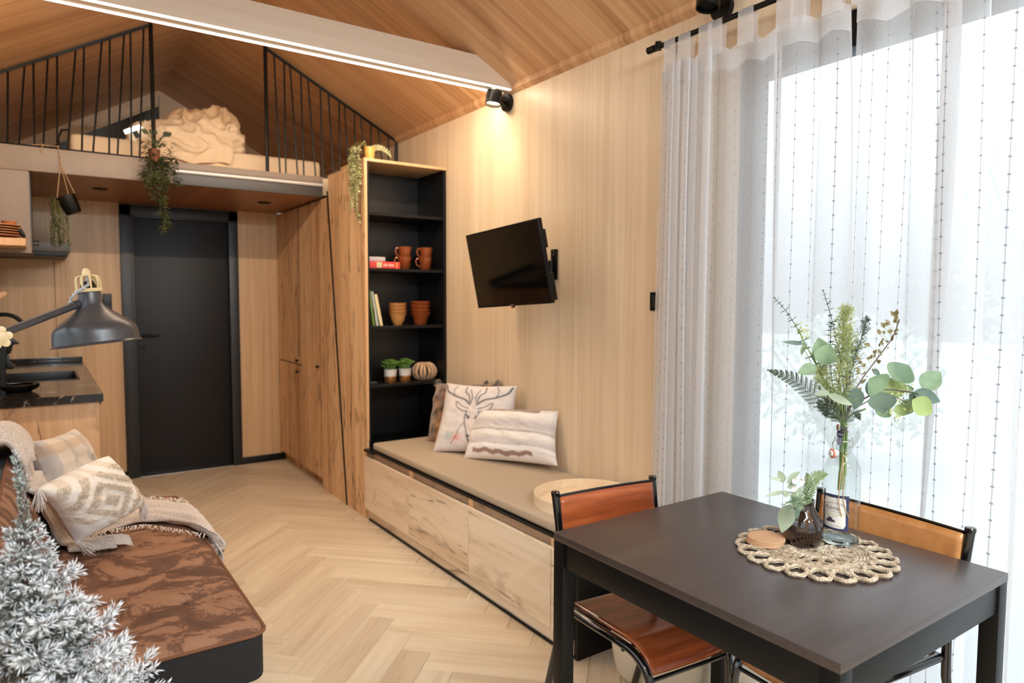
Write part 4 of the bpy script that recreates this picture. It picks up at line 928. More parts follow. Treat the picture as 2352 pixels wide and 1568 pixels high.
# ------------------------------------------------------------------ curtains
RY0, RY1, RXX, RZZ = 2.09, -1.3, 2.135, 2.44
rod = thing('curtain_rod', 'black metal curtain rod above the sliding window', 'curtain rod', (RXX, .5, RZZ))
build(MB().tube([(RXX, RY0, RZZ), (RXX, RY1, RZZ)], .0105, 14), 'rod', M['black_metal'], rod)
build(MB().tube([(RXX, RY0+.012, RZZ), (RXX, RY0-.03, RZZ)], .0145, 14), 'finial', M['black_metal'], rod)
for y in (2.045, .55, -1.1): build(MB().tube([(RXX, y, RZZ-.012), (RXX, y, RZZ+.02)], .014, 10).tube([(RXX, y, RZZ+.008), (WX-.004, y, RZZ+.008)], .007, 8).lathe([(.022, 0), (.022, .006), (0, .007)], 20, Matrix.Translation((WX-.0005, y, RZZ+.008)) @ Matrix.Rotation(R(-90), 4, 'Y')), 'bracket', M['black_metal'], rod)
def curtain(name, label, ya, yb, tabs, fabric, seed, edge_bow=0., dens=None, pleats=()):
    """ya > yb: left and right ends along the rod; fabric = metres of cloth; tabs = y positions of the tab loops"""
    t = thing(name, label, 'curtain', (RXX, (ya+yb)/2, .02), group=None)
    nu, nv = int(fabric*190), 80; z0, z1 = .022, RZZ-.085
    r = np.random.default_rng(seed); ph = r.uniform(0, 6.28, 12)
    us = np.linspace(0, 1, nu+1); den = np.array([dens(u) for u in us]) if dens else np.ones(nu+1)
    yy = np.concatenate([[0], np.cumsum((den[1:]+den[:-1])/2)]); yy /= yy[-1]
    b = MB(); uv = []; pu = [(float(np.interp((p[0]-ya)/(yb-ya), yy, us)), p[1], p[2]) for p in pleats]
    for j in range(nv+1):
        v = j/nv; z = lerp(z0, z1, v)
        for i in range(nu+1):
            u = us[i]; s_ = u*fabric; tight = max(0, min(1, (1.05-den[i])/.6)); amp = lerp(.007, .024, tight)*(1-.35*v)
            w = 2*PI*s_/.17 + 1.5*math.sin(s_*2.1+ph[0]) + .9*math.sin(s_*4.7+ph[1])
            x = RXX + amp*math.sin(w) + .010*math.sin(w*.37+ph[2])
            y = lerp(ya, yb, yy[i]) + amp*.9*math.sin(2*w+.6)*tight
            for k, (uk, hgt, sl_) in enumerate(pu):          # narrow pleats: the cloth doubles back
                tt = (s_-(uk*fabric+sl_*(1-v)))/(.045+.02*(1-v)); y += hgt*(1.0-.25*math.sin(v*5+k))*2.2*tt*math.exp(-tt*tt); x += hgt*.5*math.exp(-tt*tt)
            y += .010*math.sin(v*3.2+u*8+ph[3])*(1-v) + edge_bow*(1-u)**2*math.sin(PI*min(1, (1-v)*1.15))
            x += .008*math.sin(v*4+u*11+ph[4])*(1-v)
            zz = z
            if v > .86:
                dt = min(abs(y-ty_) for ty_ in tabs); k = (v-.86)/.14; zz = z - .055*min(1, dt/.10)**1.3*k*(1 if dt < .2 else 1)
                x = lerp(x, RXX-.006+.008*math.sin(w), k*.5)
            b.v.append((x, y, zz)); uv.append((s_, v*(z1-z0)))
    for j in range(nv):
        for i in range(nu): b.f.append((j*(nu+1)+i, j*(nu+1)+i+1, (j+1)*(nu+1)+i+1, (j+1)*(nu+1)+i))
    b.uv = uv; top = [b.v[nv*(nu+1)+i] for i in range(nu+1)]; rows = [[b.v[(nv-k)*(nu+1)+i] for i in range(nu+1)] for k in range(4)]
    build(b, 'cloth', M['sheer'], t, ang=180)
    h = MB(); h.uv = []                                     # doubled header tape
    for k in (3, 2, 1, 0):
        for i, p in enumerate(rows[k]): h.v.append((p[0]-.004, p[1], p[2])); h.uv.append((.002, .01))
    for j in range(3):
        for i in range(nu): h.f.append((j*(nu+1)+i, j*(nu+1)+i+1, (j+1)*(nu+1)+i+1, (j+1)*(nu+1)+i))
    build(h, 'header', M['sheer'], t, ang=180)
    for q in tabs:                                          # tab loops over the rod
        g = MB(); g.uv = []; m = 14; i0 = min(range(nu+1), key=lambda i: abs(top[i][1]-q)); zt_ = top[i0][2]-.035; wd = .031
        prof = [(-.012, zt_), (-.013, RZZ-.02)] + [(-.0135*math.cos(a), RZZ+.0135*math.sin(a)) for a in np.linspace(0, PI, 9)] + [(.013, RZZ-.02), (.008, zt_)]
        for k_, (px_, pz_) in enumerate(prof):
            sp_ = 1-.18*math.sin(PI*k_/(len(prof)-1))
            for s_ in (-1, -.33, .33, 1): g.v.append((RXX+px_+.002*math.sin(s_*5), q+s_*wd*sp_*(1+.1*math.sin(q*40)), pz_)); g.uv.append((.002, .01))
        for k_ in range(len(prof)-1):
            for s_ in range(3): g.f.append((k_*4+s_, k_*4+s_+1, k_*4+s_+5, k_*4+s_+4))
        build(g, 'tab', M['sheer'], t, ang=180)
tyy = lambda px, py: at(px, py, 0, RXX).y
T1 = [tyy(1543, 100), tyy(1577, 90), tyy(1625, 75), tyy(1648, 66), tyy(1718, 38), 1.45, 1.40, 1.28]
PL = lambda *q: [(tyy(px, 500), h, sl_) for px, h, sl_ in q]
curtain('sheer_curtain', 'gathered white tab-top sheer curtain left of the gap, next to the wall switch', 2.015, 1.235, T1, 2.1, 4, edge_bow=.012, dens=lambda u: .42+1.25*smoothstep(.64, .72, u), pleats=PL((1775, .030, .03), (1868, .012, -.02), (1948, .034, .05)))
curtain('sheer_curtain', 'white tab-top sheer curtain right of the gap, behind the table and orange chair', 1.20, -.15, [1.185, 1.02, .80, .58, .36, .14, -.08], 1.9, 11, dens=lambda u: 1.3, pleats=PL((2075, .014, .03), (2165, .040, -.05), (2250, .024, .02), (2330, .030, .04)) + [(.35, .03, 0), (.1, .03, .03)])

# ------------------------------------------------------------------ dining table
TX0, TX1, TY0, TY1, TH = 1.170, 1.905, .648, 1.492, .742
tb = thing('dining_table', 'dark brown rectangular dining table with square black legs by the window', 'table', ((TX0+TX1)/2, (TY0+TY1)/2, 0))
build(MB().box((TX0, TY0, TH-.021), (TX1, TY1, TH)), 'tabletop', M['table'], tb, bevel=.0015, segs=2)
lg = .042
for x, y in ((TX0+.0008, TY0+.0008), (TX1-.0008-lg, TY0+.0008), (TX0+.0008, TY1-.0008-lg), (TX1-.0008-lg, TY1-.0008-lg)):
    build(MB().box((x, y, 0), (x+lg, y+lg, TH-.0215)), 'leg', M['black_metal'], tb, bevel=.002)
for nm, lo, hi in (('apron', (TX0+.006, TY0+.0008+lg, TH-.092), (TX0+.022, TY1-.0008-lg, TH-.0215)), ('apron', (TX1-.022, TY0+.0008+lg, TH-.092), (TX1-.006, TY1-.0008-lg, TH-.0215)), ('apron', (TX0+.0008+lg, TY0+.006, TH-.092), (TX1-.0008-lg, TY0+.022, TH-.0215)), ('apron', (TX0+.0008+lg, TY1-.022, TH-.092), (TX1-.0008-lg, TY1-.006, TH-.0215))):
    build(MB().box(lo, hi), nm, M['black_metal'], tb, bevel=.0015)

# ------------------------------------------------------------------ school chairs
def chair(label, loc, rot, ply, hwb=.195, ds=1.0):
    t = thing('school_chair', label, 'chair', loc, rot); tr = .0122
    zt = .797; hs, hf = .180, .146; bk_ = lambda x: .011*(1-(x/.2)**2)
    for sg in (-1, 1):
        build(MB().tube([(sg*hwb, .045, zt), (sg*hwb*.985, .028, .70), (sg*.192, .004, .52), (sg*.190, .012, .40), (sg*.196, .075, .18), (sg*.20, .14, .004)], tr, 14), 'rear_leg', M['black_gloss'], t, local=True)
        pts = spline([(sg*hs, -.004, .452), (sg*.170, -.12, .447), (sg*.157, -.225, .442), (sg*.151, -.285, .434), (sg*.147, -.328, .407), (sg*.145, -.350, .365), (sg*.145, -.354, .31), (sg*.150, -.354, .004)], 5); pts = [Vector((p.x, p.y*ds, p.z)) for p in pts]
        build(MB().tube(pts, tr, 14), 'front_leg', M['black_gloss'], t, local=True)
        build(MB().lathe([(tr+.001, 0), (tr+.002, .01), (tr, .013), (0, .014)], 14, Matrix.Translation((sg*hwb, .045, zt-.004))), 'cap', M['black_gloss'], t, local=True)
        for (fx, fy) in ((.20, .14), (.150, -.354*ds)): build(MB().lathe([(tr+.002, 0), (tr+.002, .018), (tr, .02)], 14, Matrix.Translation((sg*fx, fy, 0))), 'foot', M['rubber'], t, local=True)
    build(MB().tube([(-.190, .006, .448), (.190, .006, .448)], tr*.8, 12), 'rear_rail', M['black_gloss'], t, local=True)
    build(MB().tube([(-.144, -.346*ds, .382), (.144, -.346*ds, .382)], .006, 10), 'front_rail', M['black_gloss'], t, local=True)
    build(MB().tube([(-.155, -.24, .425), (.155, -.24, .425)], .007, 10), 'cross_rail', M['black_gloss'], t, local=True)
    def seat(u, v, off=0):
        s_ = v; y = lerp(-.006, -.350, min(1, s_/.86)); z = .458 - .010*math.sin(PI*min(1, s_/.8)*.8) 
        if s_ > .66: a = (s_-.66)/.34*1.2; rr = .096; y = -.245 - rr*math.sin(a); z = .4515 - rr*(1-math.cos(a))
        else: y = lerp(-.006, -.245, s_/.66); z = .458-.0065*s_/.66
        hw_ = lerp(.176, .143, min(1, -y/.36))-.010
        return ((2*u-1)*hw_, y*ds, z - .004*(1-(2*u-1)**2) + off)
    b = MB().grid(lambda u, v: seat(u, v), 16, 36); so = build(b, 'seat', ply, t, local=True, ang=60); md = so.modifiers.new('ply', 'SOLIDIFY'); md.thickness = .009; md.offset = -1
    def backp(u, v, th):
        x = (2*u-1)*(hwb-tr*.9); z = lerp(.612, .789, v); y = lerp(.012, .043, v)+bk_(x)*1.0-.004
        return (x, y+th, z)
    b = MB().grid(lambda u, v: backp(u, v, -.004), 24, 8); bo = build(b, 'backrest', ply, t, local=True, ang=60); md = bo.modifiers.new('ply', 'SOLIDIFY'); md.thickness = .008; md.offset = 0
    b = MB().tube([(x, .043+bk_(x)-.008, .7925) for x in np.linspace(-hwb+tr*.8, hwb-tr*.8, 15)], .0052, 6); build(b, 'top_rim', M['black_gloss'], t, local=True)
    return t
chair('reddish brown tubular school chair at the far end of the table, by the bench', (1.478, 1.572, 0), R(-5), M['ply_red'])
c2 = chair('honey-coloured tubular school chair between table and curtain', (1.955, .985, 0), R(-94), M['ply_org'], hwb=.218, ds=1.18)

# ------------------------------------------------------------------ on the table
MX, MY, MZ = 1.632, .985, TH
mat_ = thing('jute_placemat', 'round braided jute mat with looped petals on the dark table', 'placemat', (MX, MY, MZ))
def ring(r, rad=.0042, amp=.0007):
    n = 90; return MB().tube([(r*math.cos(2*PI*k/n), r*math.sin(2*PI*k/n), rad+.0004+.0006*math.sin(k*2.1)) for k in range(n)], [rad*(1+.18*math.sin(k*2.4)) for k in range(n)], 7, closed=True)
for r_ in (.012, .020, .028, .036, .044, .100, .108, .116, .124): build(ring(r_), 'braid_ring', M['jute'], mat_, local=True)
def petal(r0, r1, w):
    pts = []; rc, a, bb = (r0+r1)/2, (r1-r0)/2, w/2
    for k in range(26):
        th = 2*PI*k/26; x = rc + a*math.cos(th); y = bb*math.sin(th)*(.62+.38*(x-r0)/(r1-r0)); pts.append((x, y, .0058+.0012*math.sin(th*7)))
    return MB().tube(pts, [.0060*(1+.13*math.sin(k*2.4)) for k in range(26)], 7, closed=True)
for nm, r0, r1, w, cnt, off in (('petal_loop', .129, .191, .056, 20, 0), ('inner_loop', .048, .096, .034, 14, .1)):
    p0 = build(petal(r0, r1, w), nm, M['jute'], mat_, local=True); p0.rotation_euler = (0, 0, off)
    for k in range(1, cnt):
        c_ = p0.copy(); C.objects.link(c_); c_.parent = mat_; c_.rotation_euler = (0, 0, off+2*PI*k/cnt)
    p0b = None
for nm, r0, r1, w, cnt, off in ():
    p0 = build(petal(r0, r1, w), nm, M['jute'], mat_, local=True)
    for k in range(1, cnt):
        c_ = p0.copy(); C.objects.link(c_); c_.parent = mat_; c_.rotation_euler = (0, 0, off+2*PI*k/cnt)
ZT = MZ+.0105
q = at(1757, 1235, 2, ZT+.012)
for k, lab in enumerate(('bottom', 'middle', 'top')):
    t = thing('cork_coaster', lab+' round cork coaster of the stack on the jute mat', 'coaster', (q.x+.002*k, q.y-.001*k, ZT+.0052*k), group='cork coasters')
    build(MB().lathe([(0, 0), (.0475, 0), (.048, .0025), (.0475, .005), (0, .005)], 48), 'disc', M['cork'], t, local=True)
# dark brown vase with sprigs
q = at(1843, 1246, 2, ZT); VX, VY = q.x, q.y
vs = thing('bud_vase', 'small glossy dark brown vase on the jute mat', 'vase', (VX, VY, ZT))
prof = [(0, 0), (.040, 0), (.047, .006), (.0505, .020), (.0515, .036), (.050, .052), (.046, .066), (.039, .080), (.031, .090), (.0265, .100), (.0265, .110), (.0285, .118), (.025, .118), (.023, .105), (.03, .08), (.04, .05), (0, .03)]
build(MB().lathe(prof, 72, bump=lambda i, k: (-.0008 if (2 <= i <= 4 and (k+i*2) % 4 < 2) else 0)), 'vase_body', M['vase'], vs, local=True)
bq = thing('small_sprig_bouquet', 'short bouquet of sage leaves, fern and thistle in the brown vase', 'bouquet', (VX, VY, ZT+.02))
def D(px, py, d=1.72): return dep(px, py, d)
mouth = Vector((VX, VY, ZT+.112))
b = MB()
for p in [(1812, 1118), (1793, 1130), (1880, 1090), (1855, 1120), (1800, 1160), (1826, 1125), (1840, 1150)]:
    e = D(*p); b.tube([mouth+Vector((0, 0, -.06)), mouth+(e-mouth)*.15+Vector((0, 0, .01)), lerp(mouth, e, .6)+Vector((0, 0, .01)), e], .0013, 5)
build(b, 'stems', M['stem'], bq)
toc = (CAM_P-mouth).normalized()
def lf(b, pa, pb, w, d=1.72, d2=None, curl=.05, nseg=6):
    A = D(*pa, d); B_ = D(*pb, d2 or d); b.leaf(A, B_-A, toc+Vector((.1, 0, .3)), (B_-A).length, w, curl, nseg=nseg)
LFS = [((1800, 1108), (1788, 1080), .020), ((1795, 1102), (1768, 1097), .009), ((1808, 1102), (1838, 1082), .014), ((1806, 1108), (1826, 1104), .012), ((1808, 1120), (1830, 1112), .013), ((1803, 1128), (1757, 1139), .011), ((1820, 1150), (1841, 1118), .022), ((1810, 1140), (1800, 1125), .010)]
for i, (a, c_, w) in enumerate(LFS): b = MB(); lf(b, a, c_, w, 1.72-.004*i); build(b, 'leaf', M['sage'], bq)
b = MB(); lf(b, (1815, 1158), (1796, 1222), .042, 1.73, 1.71); build(b, 'leaf', M['sage'], bq)
b = MB(); lf(b, (1832, 1166), (1830, 1194), .012, 1.66); build(b, 'leaf', M['euc_dk'], bq)
def frond(b, pts, n, L, W_, both=True, d=1.72, ang=.9, taper=True, sub=0):
    P = spline([D(x, y, d+k*.0) for k, (x, y) in enumerate(pts)], 8); b.tube(P, .0011, 5)
    for i in range(n):
        t = (i+.7)/n; f = t*(len(P)-1); j = min(len(P)-2, int(f)); p = lerp(P[j], P[j+1], f-j); T = (P[j+1]-P[j]).normalized(); sd = T.cross(toc).normalized()
        k = math.sin(PI*min(1, .18+.82*t)**.8) if taper else 1
        for sg in ((-1, 1) if both else (1 if i % 2 else -1,)):
            dd = (sd*sg + T*(1/ang-.3) + toc*rng.uniform(-.2, .2)).normalized()
            if sub:
                q_ = p+dd*L*k; b.tube([p, q_], .0006, 3)
                for m in range(sub):
                    s_ = (m+.8)/sub; c_ = lerp(p, q_, s_)
                    for s2_ in (-1, 1): b.leaf(c_, dd*.5+(T*s2_), toc, W_*1.25*(1-.5*s_), W_*.42, .1, nseg=2)
            else: b.leaf(p, dd, toc, L*k, W_, .12, nseg=3)
b = MB(); frond(b, [(1845, 1160), (1858, 1125), (1870, 1100), (1885, 1090), (1902, 1089)], 20, .024, .005, d=1.71); frond(b, [(1850, 1160), (1858, 1120), (1853, 1085)], 16, .020, .0045, d=1.74); build(b, 'fern', leaf_mat('mid_green_fern', srgb(96, 116, 76), srgb(128, 146, 100)), bq)
b = MB(); c_ = D(1831, 1153, 1.68)
for i in range(260): dd = Vector(rng.normal(size=3)).normalized(); b.leaf(c_+dd*.004, dd, (0, 0, 1), .020, .0016, 0, nseg=2)
for i in range(8): a = i*PI/4; dd = (Vector((math.cos(a)*.82, -math.cos(a)*.57, math.sin(a)))-toc*.3); b.leaf(c_, dd, toc, .030, .006, .1, nseg=3)
build(b, 'thistle', leaf_mat('thistle', srgb(150, 172, 140), srgb(184, 200, 170)), bq)
fm = plain('white_petals', srgb(232, 228, 220), .7)
for p in ((1840, 1106), (1822, 1122), (1804, 1134), (1824, 1103)):
    b = MB(); cc = D(*p, 1.70)
    for i in range(9): a = i*.7; b.leaf(cc, Vector((math.cos(a)*.8, -math.cos(a)*.5, math.sin(a)))+toc*(.2+.06*i), toc, .010, .009, -.3, nseg=3)
    build(b, 'blossom', fm, bq)
# swing-top bottle
q = at(1929, 1243, 2, ZT); BX, BY = q.x, q.y
bt = thing('glass_bottle', 'clear swing-top bottle with a navy and white label on the jute mat', 'bottle', (BX, BY, ZT))
ro = [(.0, .0), (.041, .0), (.0455, .006), (.0455, .190), (.0425, .208), (.033, .228), (.022, .243), (.0175, .256), (.0165, .300), (.0185, .303), (.0185, .312), (.016, .316)]
ri = [(.0135, .316), (.0135, .256), (.018, .243), (.0295, .226), (.039, .206), (.0422, .188), (.0422, .014), (.036, .010), (.0, .016)]
build(MB().lathe(ro[2:], 64), 'glass_body', M['thin_glass'], bt, local=True)
build(MB().lathe([(0, .0), (.041, .0), (.0450, .005), (.0452, .009), (.042, .012), (.03, .009), (0, .013)], 64), 'glass_base', M['glass'], bt, local=True)
build(MB().lathe([(.0135, .314), (.0165, .318), (.0185, .314), (.0185, .302), (.0165, .300), (.0165, .304), (.0135, .306), (.0135, .314)], 48), 'bottle_lip', M['glass'], bt, local=True)
toB = Vector((-BX, -BY, 0)).normalized(); ac = math.atan2(toB.y, toB.x)          # azimuth facing the camera
def cyl(u, z, r=.0461, a0=0.): a = ac + u/.0455 + a0; return (r*math.cos(a), r*math.sin(a), z)
# label frame: u = arc metres, + is to the right as seen from the camera
LO = -.017
def patch(poly, r, name, mat, par=bt, z0=0):
    bm = bmesh.new(); vs_ = [bm.verts.new((x, 0, z)) for x, z in poly]; fc_ = bm.faces.new(vs_); bmesh.ops.triangulate(bm, faces=[fc_])
    for _ in range(3): bmesh.ops.subdivide_edges(bm, edges=[e for e in bm.edges if e.calc_length() > .008], cuts=1, use_grid_fill=False); bmesh.ops.triangulate(bm, faces=bm.faces[:])
    b = MB(); ix = {v: i for i, v in enumerate(bm.verts)}; b.add([cyl(v.co.x, v.co.z, r, LO/.0455) for v in bm.verts], [tuple(ix[v] for v in f.verts) for f in bm.faces]); bm.free()
    return build(b, name, mat, par, local=True, ang=180)
patch([(-.034, .042), (.036, .042), (.036, .136), (-.034, .136)], .04575, 'label', M['label_blue'])
def wavy():
    pts = []; 
    for k in range(72):
        a = 2*PI*k/72; rx = .0285*(abs(math.cos(a))**.22)*(1 if math.cos(a) > 0 else -1)+.0; rz_ = .040*(abs(math.sin(a))**.22)*(1 if math.sin(a) > 0 else -1)
        w = .0016*math.sin(a*11)+.0012*math.sin(a*17+1); pts.append((rx*(1+w*16), .089+rz_*(1+w*14)))
    return pts
patch(wavy(), .04585, 'label_panel', M['paper'])
patch([(-.018, .0505), (.024, .0485), (.027, .057), (-.014, .0605)], .0460, 'label_ribbon', M['paper'])
def text(s, size, u, z, mat, name='label_text', arc=0, space=1.0, shear=0, par=bt, slope=0., fn=None):
    cu_ = bpy.data.curves.new(name, 'FONT'); cu_.body = s; cu_.size = size; cu_.align_x = 'CENTER'; cu_.space_character = space; cu_.shear = shear; cu_.resolution_u = 3
    o_ = bpy.data.objects.new(name, cu_); me = bpy.data.meshes.new_from_object(o_); v = []
    for q_ in me.vertices: x = q_.co.x; v.append(fn(u+x, z+q_.co.y) if fn else cyl(u+x, z+q_.co.y - arc*x*x + slope*x, .0462, LO/.0455))
    b = MB(); b.add(v, [tuple(p.vertices) for p in me.polygons]); bpy.data.objects.remove(o_); bpy.data.meshes.remove(me)
    return build(b, name, mat, par, local=True, smooth=False)
text('SPARKLING LIMONADE', .0062, 0, .1125, M['ink'], arc=7, space=1.15, slope=.0)
text('Rième', .0155, -.006, .0965, M['ink'], shear=.35)
text('FAÇON À LA FRANÇAISE', .0036, -.004, .0905, M['ink'])
text('GIN LIME', .0118, -.001, .0795, M['lime_ink'], space=1.1)
text('DEPUIS 1921', .003, -.008, .0755, M['ink'])
car = [(-.020, .063), (-.021, .068), (-.016, .070), (-.013, .075), (-.006, .075), (-.003, .070), (.003, .068), (.004, .063)]
patch(car, .0462, 'label_car', M['ink'])
text('LIMONADE ARTISANALE', .0028, .004, .0525, M['ink'])
# neck badge, wire bail, stopper, twine
def ncyl(u, z, r): a = ac+u/.0175-.55; return (r*math.cos(a), r*math.sin(a), z)
b = MB(); n_ = 20; b.v.append(ncyl(0, .295, .0180)); 
for k in range(n_): b.v.append(ncyl(.0105*math.cos(2*PI*k/n_), .293+.010*math.sin(2*PI*k/n_), .0180))
b.f = [(0, 1+k, 1+(k+1) % n_) for k in range(n_)]; build(b, 'neck_badge', M['label_blue'], bt, local=True)
text('Rième', .0068, 0, .2905, M['paper'], name='badge_text', shear=.35, fn=lambda u, z: ncyl(u, z, .0184))
b = MB().add([ncyl(-.006, .264, .0186), ncyl(.006, .262, .0186), ncyl(.007, .283, .0183), ncyl(-.007, .283, .0183)], [(0, 1, 2, 3)]); build(b, 'neck_tag', plain('blue_white_print', srgb(120, 124, 150), .6, var=.6, bscale=400), bt, local=True)
rt = Vector((math.cos(ac-PI/2), math.sin(ac-PI/2), 0)); fw = Vector((math.cos(ac), math.sin(ac), 0)); rt = rt if rt.dot(_R2) > 0 else -rt
w = MB(); w.tube([(.0188*math.cos(a), .0188*math.sin(a), .274) for a in np.linspace(0, 2*PI, 33)[:-1]], .0011, 6, closed=True)
sp0 = -rt*.022+fw*.016+Vector((0, 0, .240))
for sg in (-1, 1): w.tube(spline([rt*.0195*sg+Vector((0, 0, .284)), rt*.0215*sg+Vector((0, 0, .274)), rt*(.024*sg-.002)+fw*.008+Vector((0, 0, .262)), sp0+rt*(.007+.003*sg)+Vector((0, 0, .003))], 5), .0011, 6)
build(w, 'wire_bail', M['chrome'], bt, local=True)
sm = Matrix.Translation(sp0) @ Vector((0, 0, 1)).rotation_difference((-rt*.8+fw*.5).normalized()).to_matrix().to_4x4()
build(MB().lathe([(0, -.012), (.0085, -.011), (.011, -.004), (.010, .002), (0, .002)], 24, sm), 'stopper', M['white_cer'], bt, local=True)
build(MB().lathe([(0, .002), (.0125, .002), (.0125, .006), (0, .006)], 24, sm), 'rubber_seal', plain('orange_rubber', srgb(216, 116, 92), .6), bt, local=True)
build(MB().lathe([(0, .006), (.009, .006), (.008, .010), (0, .011)], 24, sm), 'stopper_tip', M['white_cer'], bt, local=True)
w = MB(); t0 = fw*.021+rt*.002+Vector((0, 0, .236))
w.tube(spline([t0, fw*.030+Vector((0, 0, .22)), fw*.048-rt*.004+Vector((0, 0, .185)), fw*.049-rt*.006+Vector((0, 0, .12)), fw*.049+rt*.002+Vector((0, 0, .085))], 6), .0012, 6)
w.tube(spline([t0, fw*.030+rt*.002+Vector((0, 0, .21)), fw*.048+rt*.003+Vector((0, 0, .17)), fw*.048+rt*.006+Vector((0, 0, .12)), fw*.046+rt*.018+Vector((0, 0, .082))], 6), .0012, 6)
w.lathe([(0, -.006), (.003, 0), (0, .006)], 8, Matrix.Translation(t0))
build(w, 'twine', M['twine'], bt, local=True)
# tall bouquet
fb_ = thing('foliage_bouquet', 'tall bouquet of eucalyptus, fern and pale foliage in the clear bottle', 'bouquet', (BX, BY, ZT+.12))
neck = Vector((BX, BY, ZT+.318)); DB = 1.765; toc = (CAM_P-neck).normalized()
def D(px, py, d=DB): return dep(px, py, d)
ends = [(1777, 680), (1890, 664), (1940, 715), (1990, 735), (2066, 733), (2140, 900), (1765, 852), (1850, 840), (1895, 800), (1930, 760)]
b = MB()
for i, e in enumerate(ends):
    a = i*2.4; s0 = Vector((BX+.008*math.cos(a), BY+.008*math.sin(a), ZT+.14+.02*(i % 3))); s1 = neck+Vector((.006*math.cos(a+1), .006*math.sin(a+1), 0)); s2_ = lerp(neck, D(*e), .25)+Vector((0, 0, .02))
    b.tube(spline([s0, s1, s2_], 6), [.0028]*7+[.0024]*6, 7)
build(b, 'stems', M['stem'], fb_)
def thin_euc(pts, nm='eucalyptus_sprig', d=DB):
    b = MB(); P = spline([D(x, y, d) for x, y in pts], 8); b.tube(P, [.0016*(1-.5*i/len(P)) for i in range(len(P))], 5); n_ = 15
    for i in range(n_):
        t = .25+.75*(i+.3)/n_; f_ = t*(len(P)-1); j = min(len(P)-2, int(f_)); p = lerp(P[j], P[j+1], f_-j); T = (P[j+1]-P[j]).normalized(); sz = lerp(.024, .008, ((i+.3)/n_)**1.3)
        a = i*1.25
        for sg in (1, -1):
            dd = (T.cross(toc).normalized()*math.cos(a)+toc*math.sin(a)*.9)*sg + T*.25; b.leaf(p, dd, T, sz, sz*.75, .1, nseg=5)
    build(b, nm, M['euc_dk'], fb_)
thin_euc([(1930, 970), (1880, 850), (1820, 735), (1777, 682)]); thin_euc([(1940, 970), (1935, 860), (1912, 740), (1890, 664)], d=DB-.02); thin_euc([(1935, 970), (1910, 870), (1908, 760), (1910, 742)], d=DB+.03)
b = MB(); frond(b, [(1925, 960), (1880, 915), (1825, 872), (1765, 850)], 17, .031, .0062, d=DB-.05, sub=8); frond(b, [(1930, 970), (1900, 935), (1897, 955)], 10, .022, .005, d=DB-.04, sub=6); frond(b, [(1930, 965), (1900, 925), (1880, 935)], 9, .022, .0055, d=DB-.02, sub=6)
frond(b, [(1945, 970), (1962, 945), (1975, 962)], 8, .016, .005, d=DB-.05, sub=5)
build(b, 'fern', M['fern'], fb_)
def plume(pts, wd, n, nm, mat, d, L=.012):
    b = MB(); P = spline([D(x, y, d) for x, y in pts], 8); b.tube(P, .0013, 5)
    for i in range(n):
        t = rng.uniform(.12, 1); f_ = t*(len(P)-1); j = min(len(P)-2, int(f_)); p = lerp(P[j], P[j+1], f_-j); T = (P[j+1]-P[j]).normalized()
        dd = (Vector(rng.normal(size=3)).normalized()+T*1.1).normalized(); q_ = p+dd*wd*rng.uniform(.3, 1)*(1-.55*t**3)
        b.leaf(q_, dd+Vector(rng.normal(size=3))*.3, toc, L, L*.2, .1, nseg=2); 
        if i % 3 == 0: b.tube([p, q_], .0005, 3)
    build(b, nm, mat, fb_)
plume([(1938, 965), (1928, 880), (1936, 790), (1942, 715)], .036, 900, 'pale_plume', M['fluff'], DB-.03); plume([(1940, 965), (1945, 860), (1950, 800), (1945, 760)], .034, 450, 'pale_plume', M['fluff'], DB+.03)
plume([(1945, 960), (1955, 850), (1978, 780), (1990, 735)], .020, 350, 'dark_plume', M['fern'], DB+.02, L=.009); plume([(1935, 960), (1900, 900), (1885, 850)], .03, 500, 'pale_plume', M['fluff'], DB-.02)
b = MB(); P = spline([D(x, y, DB) for x, y in [(1940, 965), (1968, 890), (2010, 830), (2050, 775), (2066, 733)]], 10); b.tube(P, .0016, 5); build(b, 'rusty_branch', M['stem_dk'], fb_)
b = MB()
for i in range(44):
    t = .22+.78*i/44; f_ = t*(len(P)-1); j = min(len(P)-2, int(f_)); p = lerp(P[j], P[j+1], f_-j); T = (P[j+1]-P[j]).normalized(); sd = T.cross(toc).normalized()
    if sd.dot(_R2) > 0: sd = -sd
    off = (sd*rng.uniform(.004, .045*(1-t*.7)+.006)+T*.01) if i % 4 else -sd*.004; q_ = p+off; b.tube([p, q_], .0006, 3); b.leaf(q_, off+T*.01+Vector(rng.normal(size=3))*.01, toc+Vector(rng.normal(size=3))*.5, rng.uniform(.012, .018), rng.uniform(.008, .012), .2, nseg=4)
build(b, 'rusty_leaves', M['rust'], fb_)
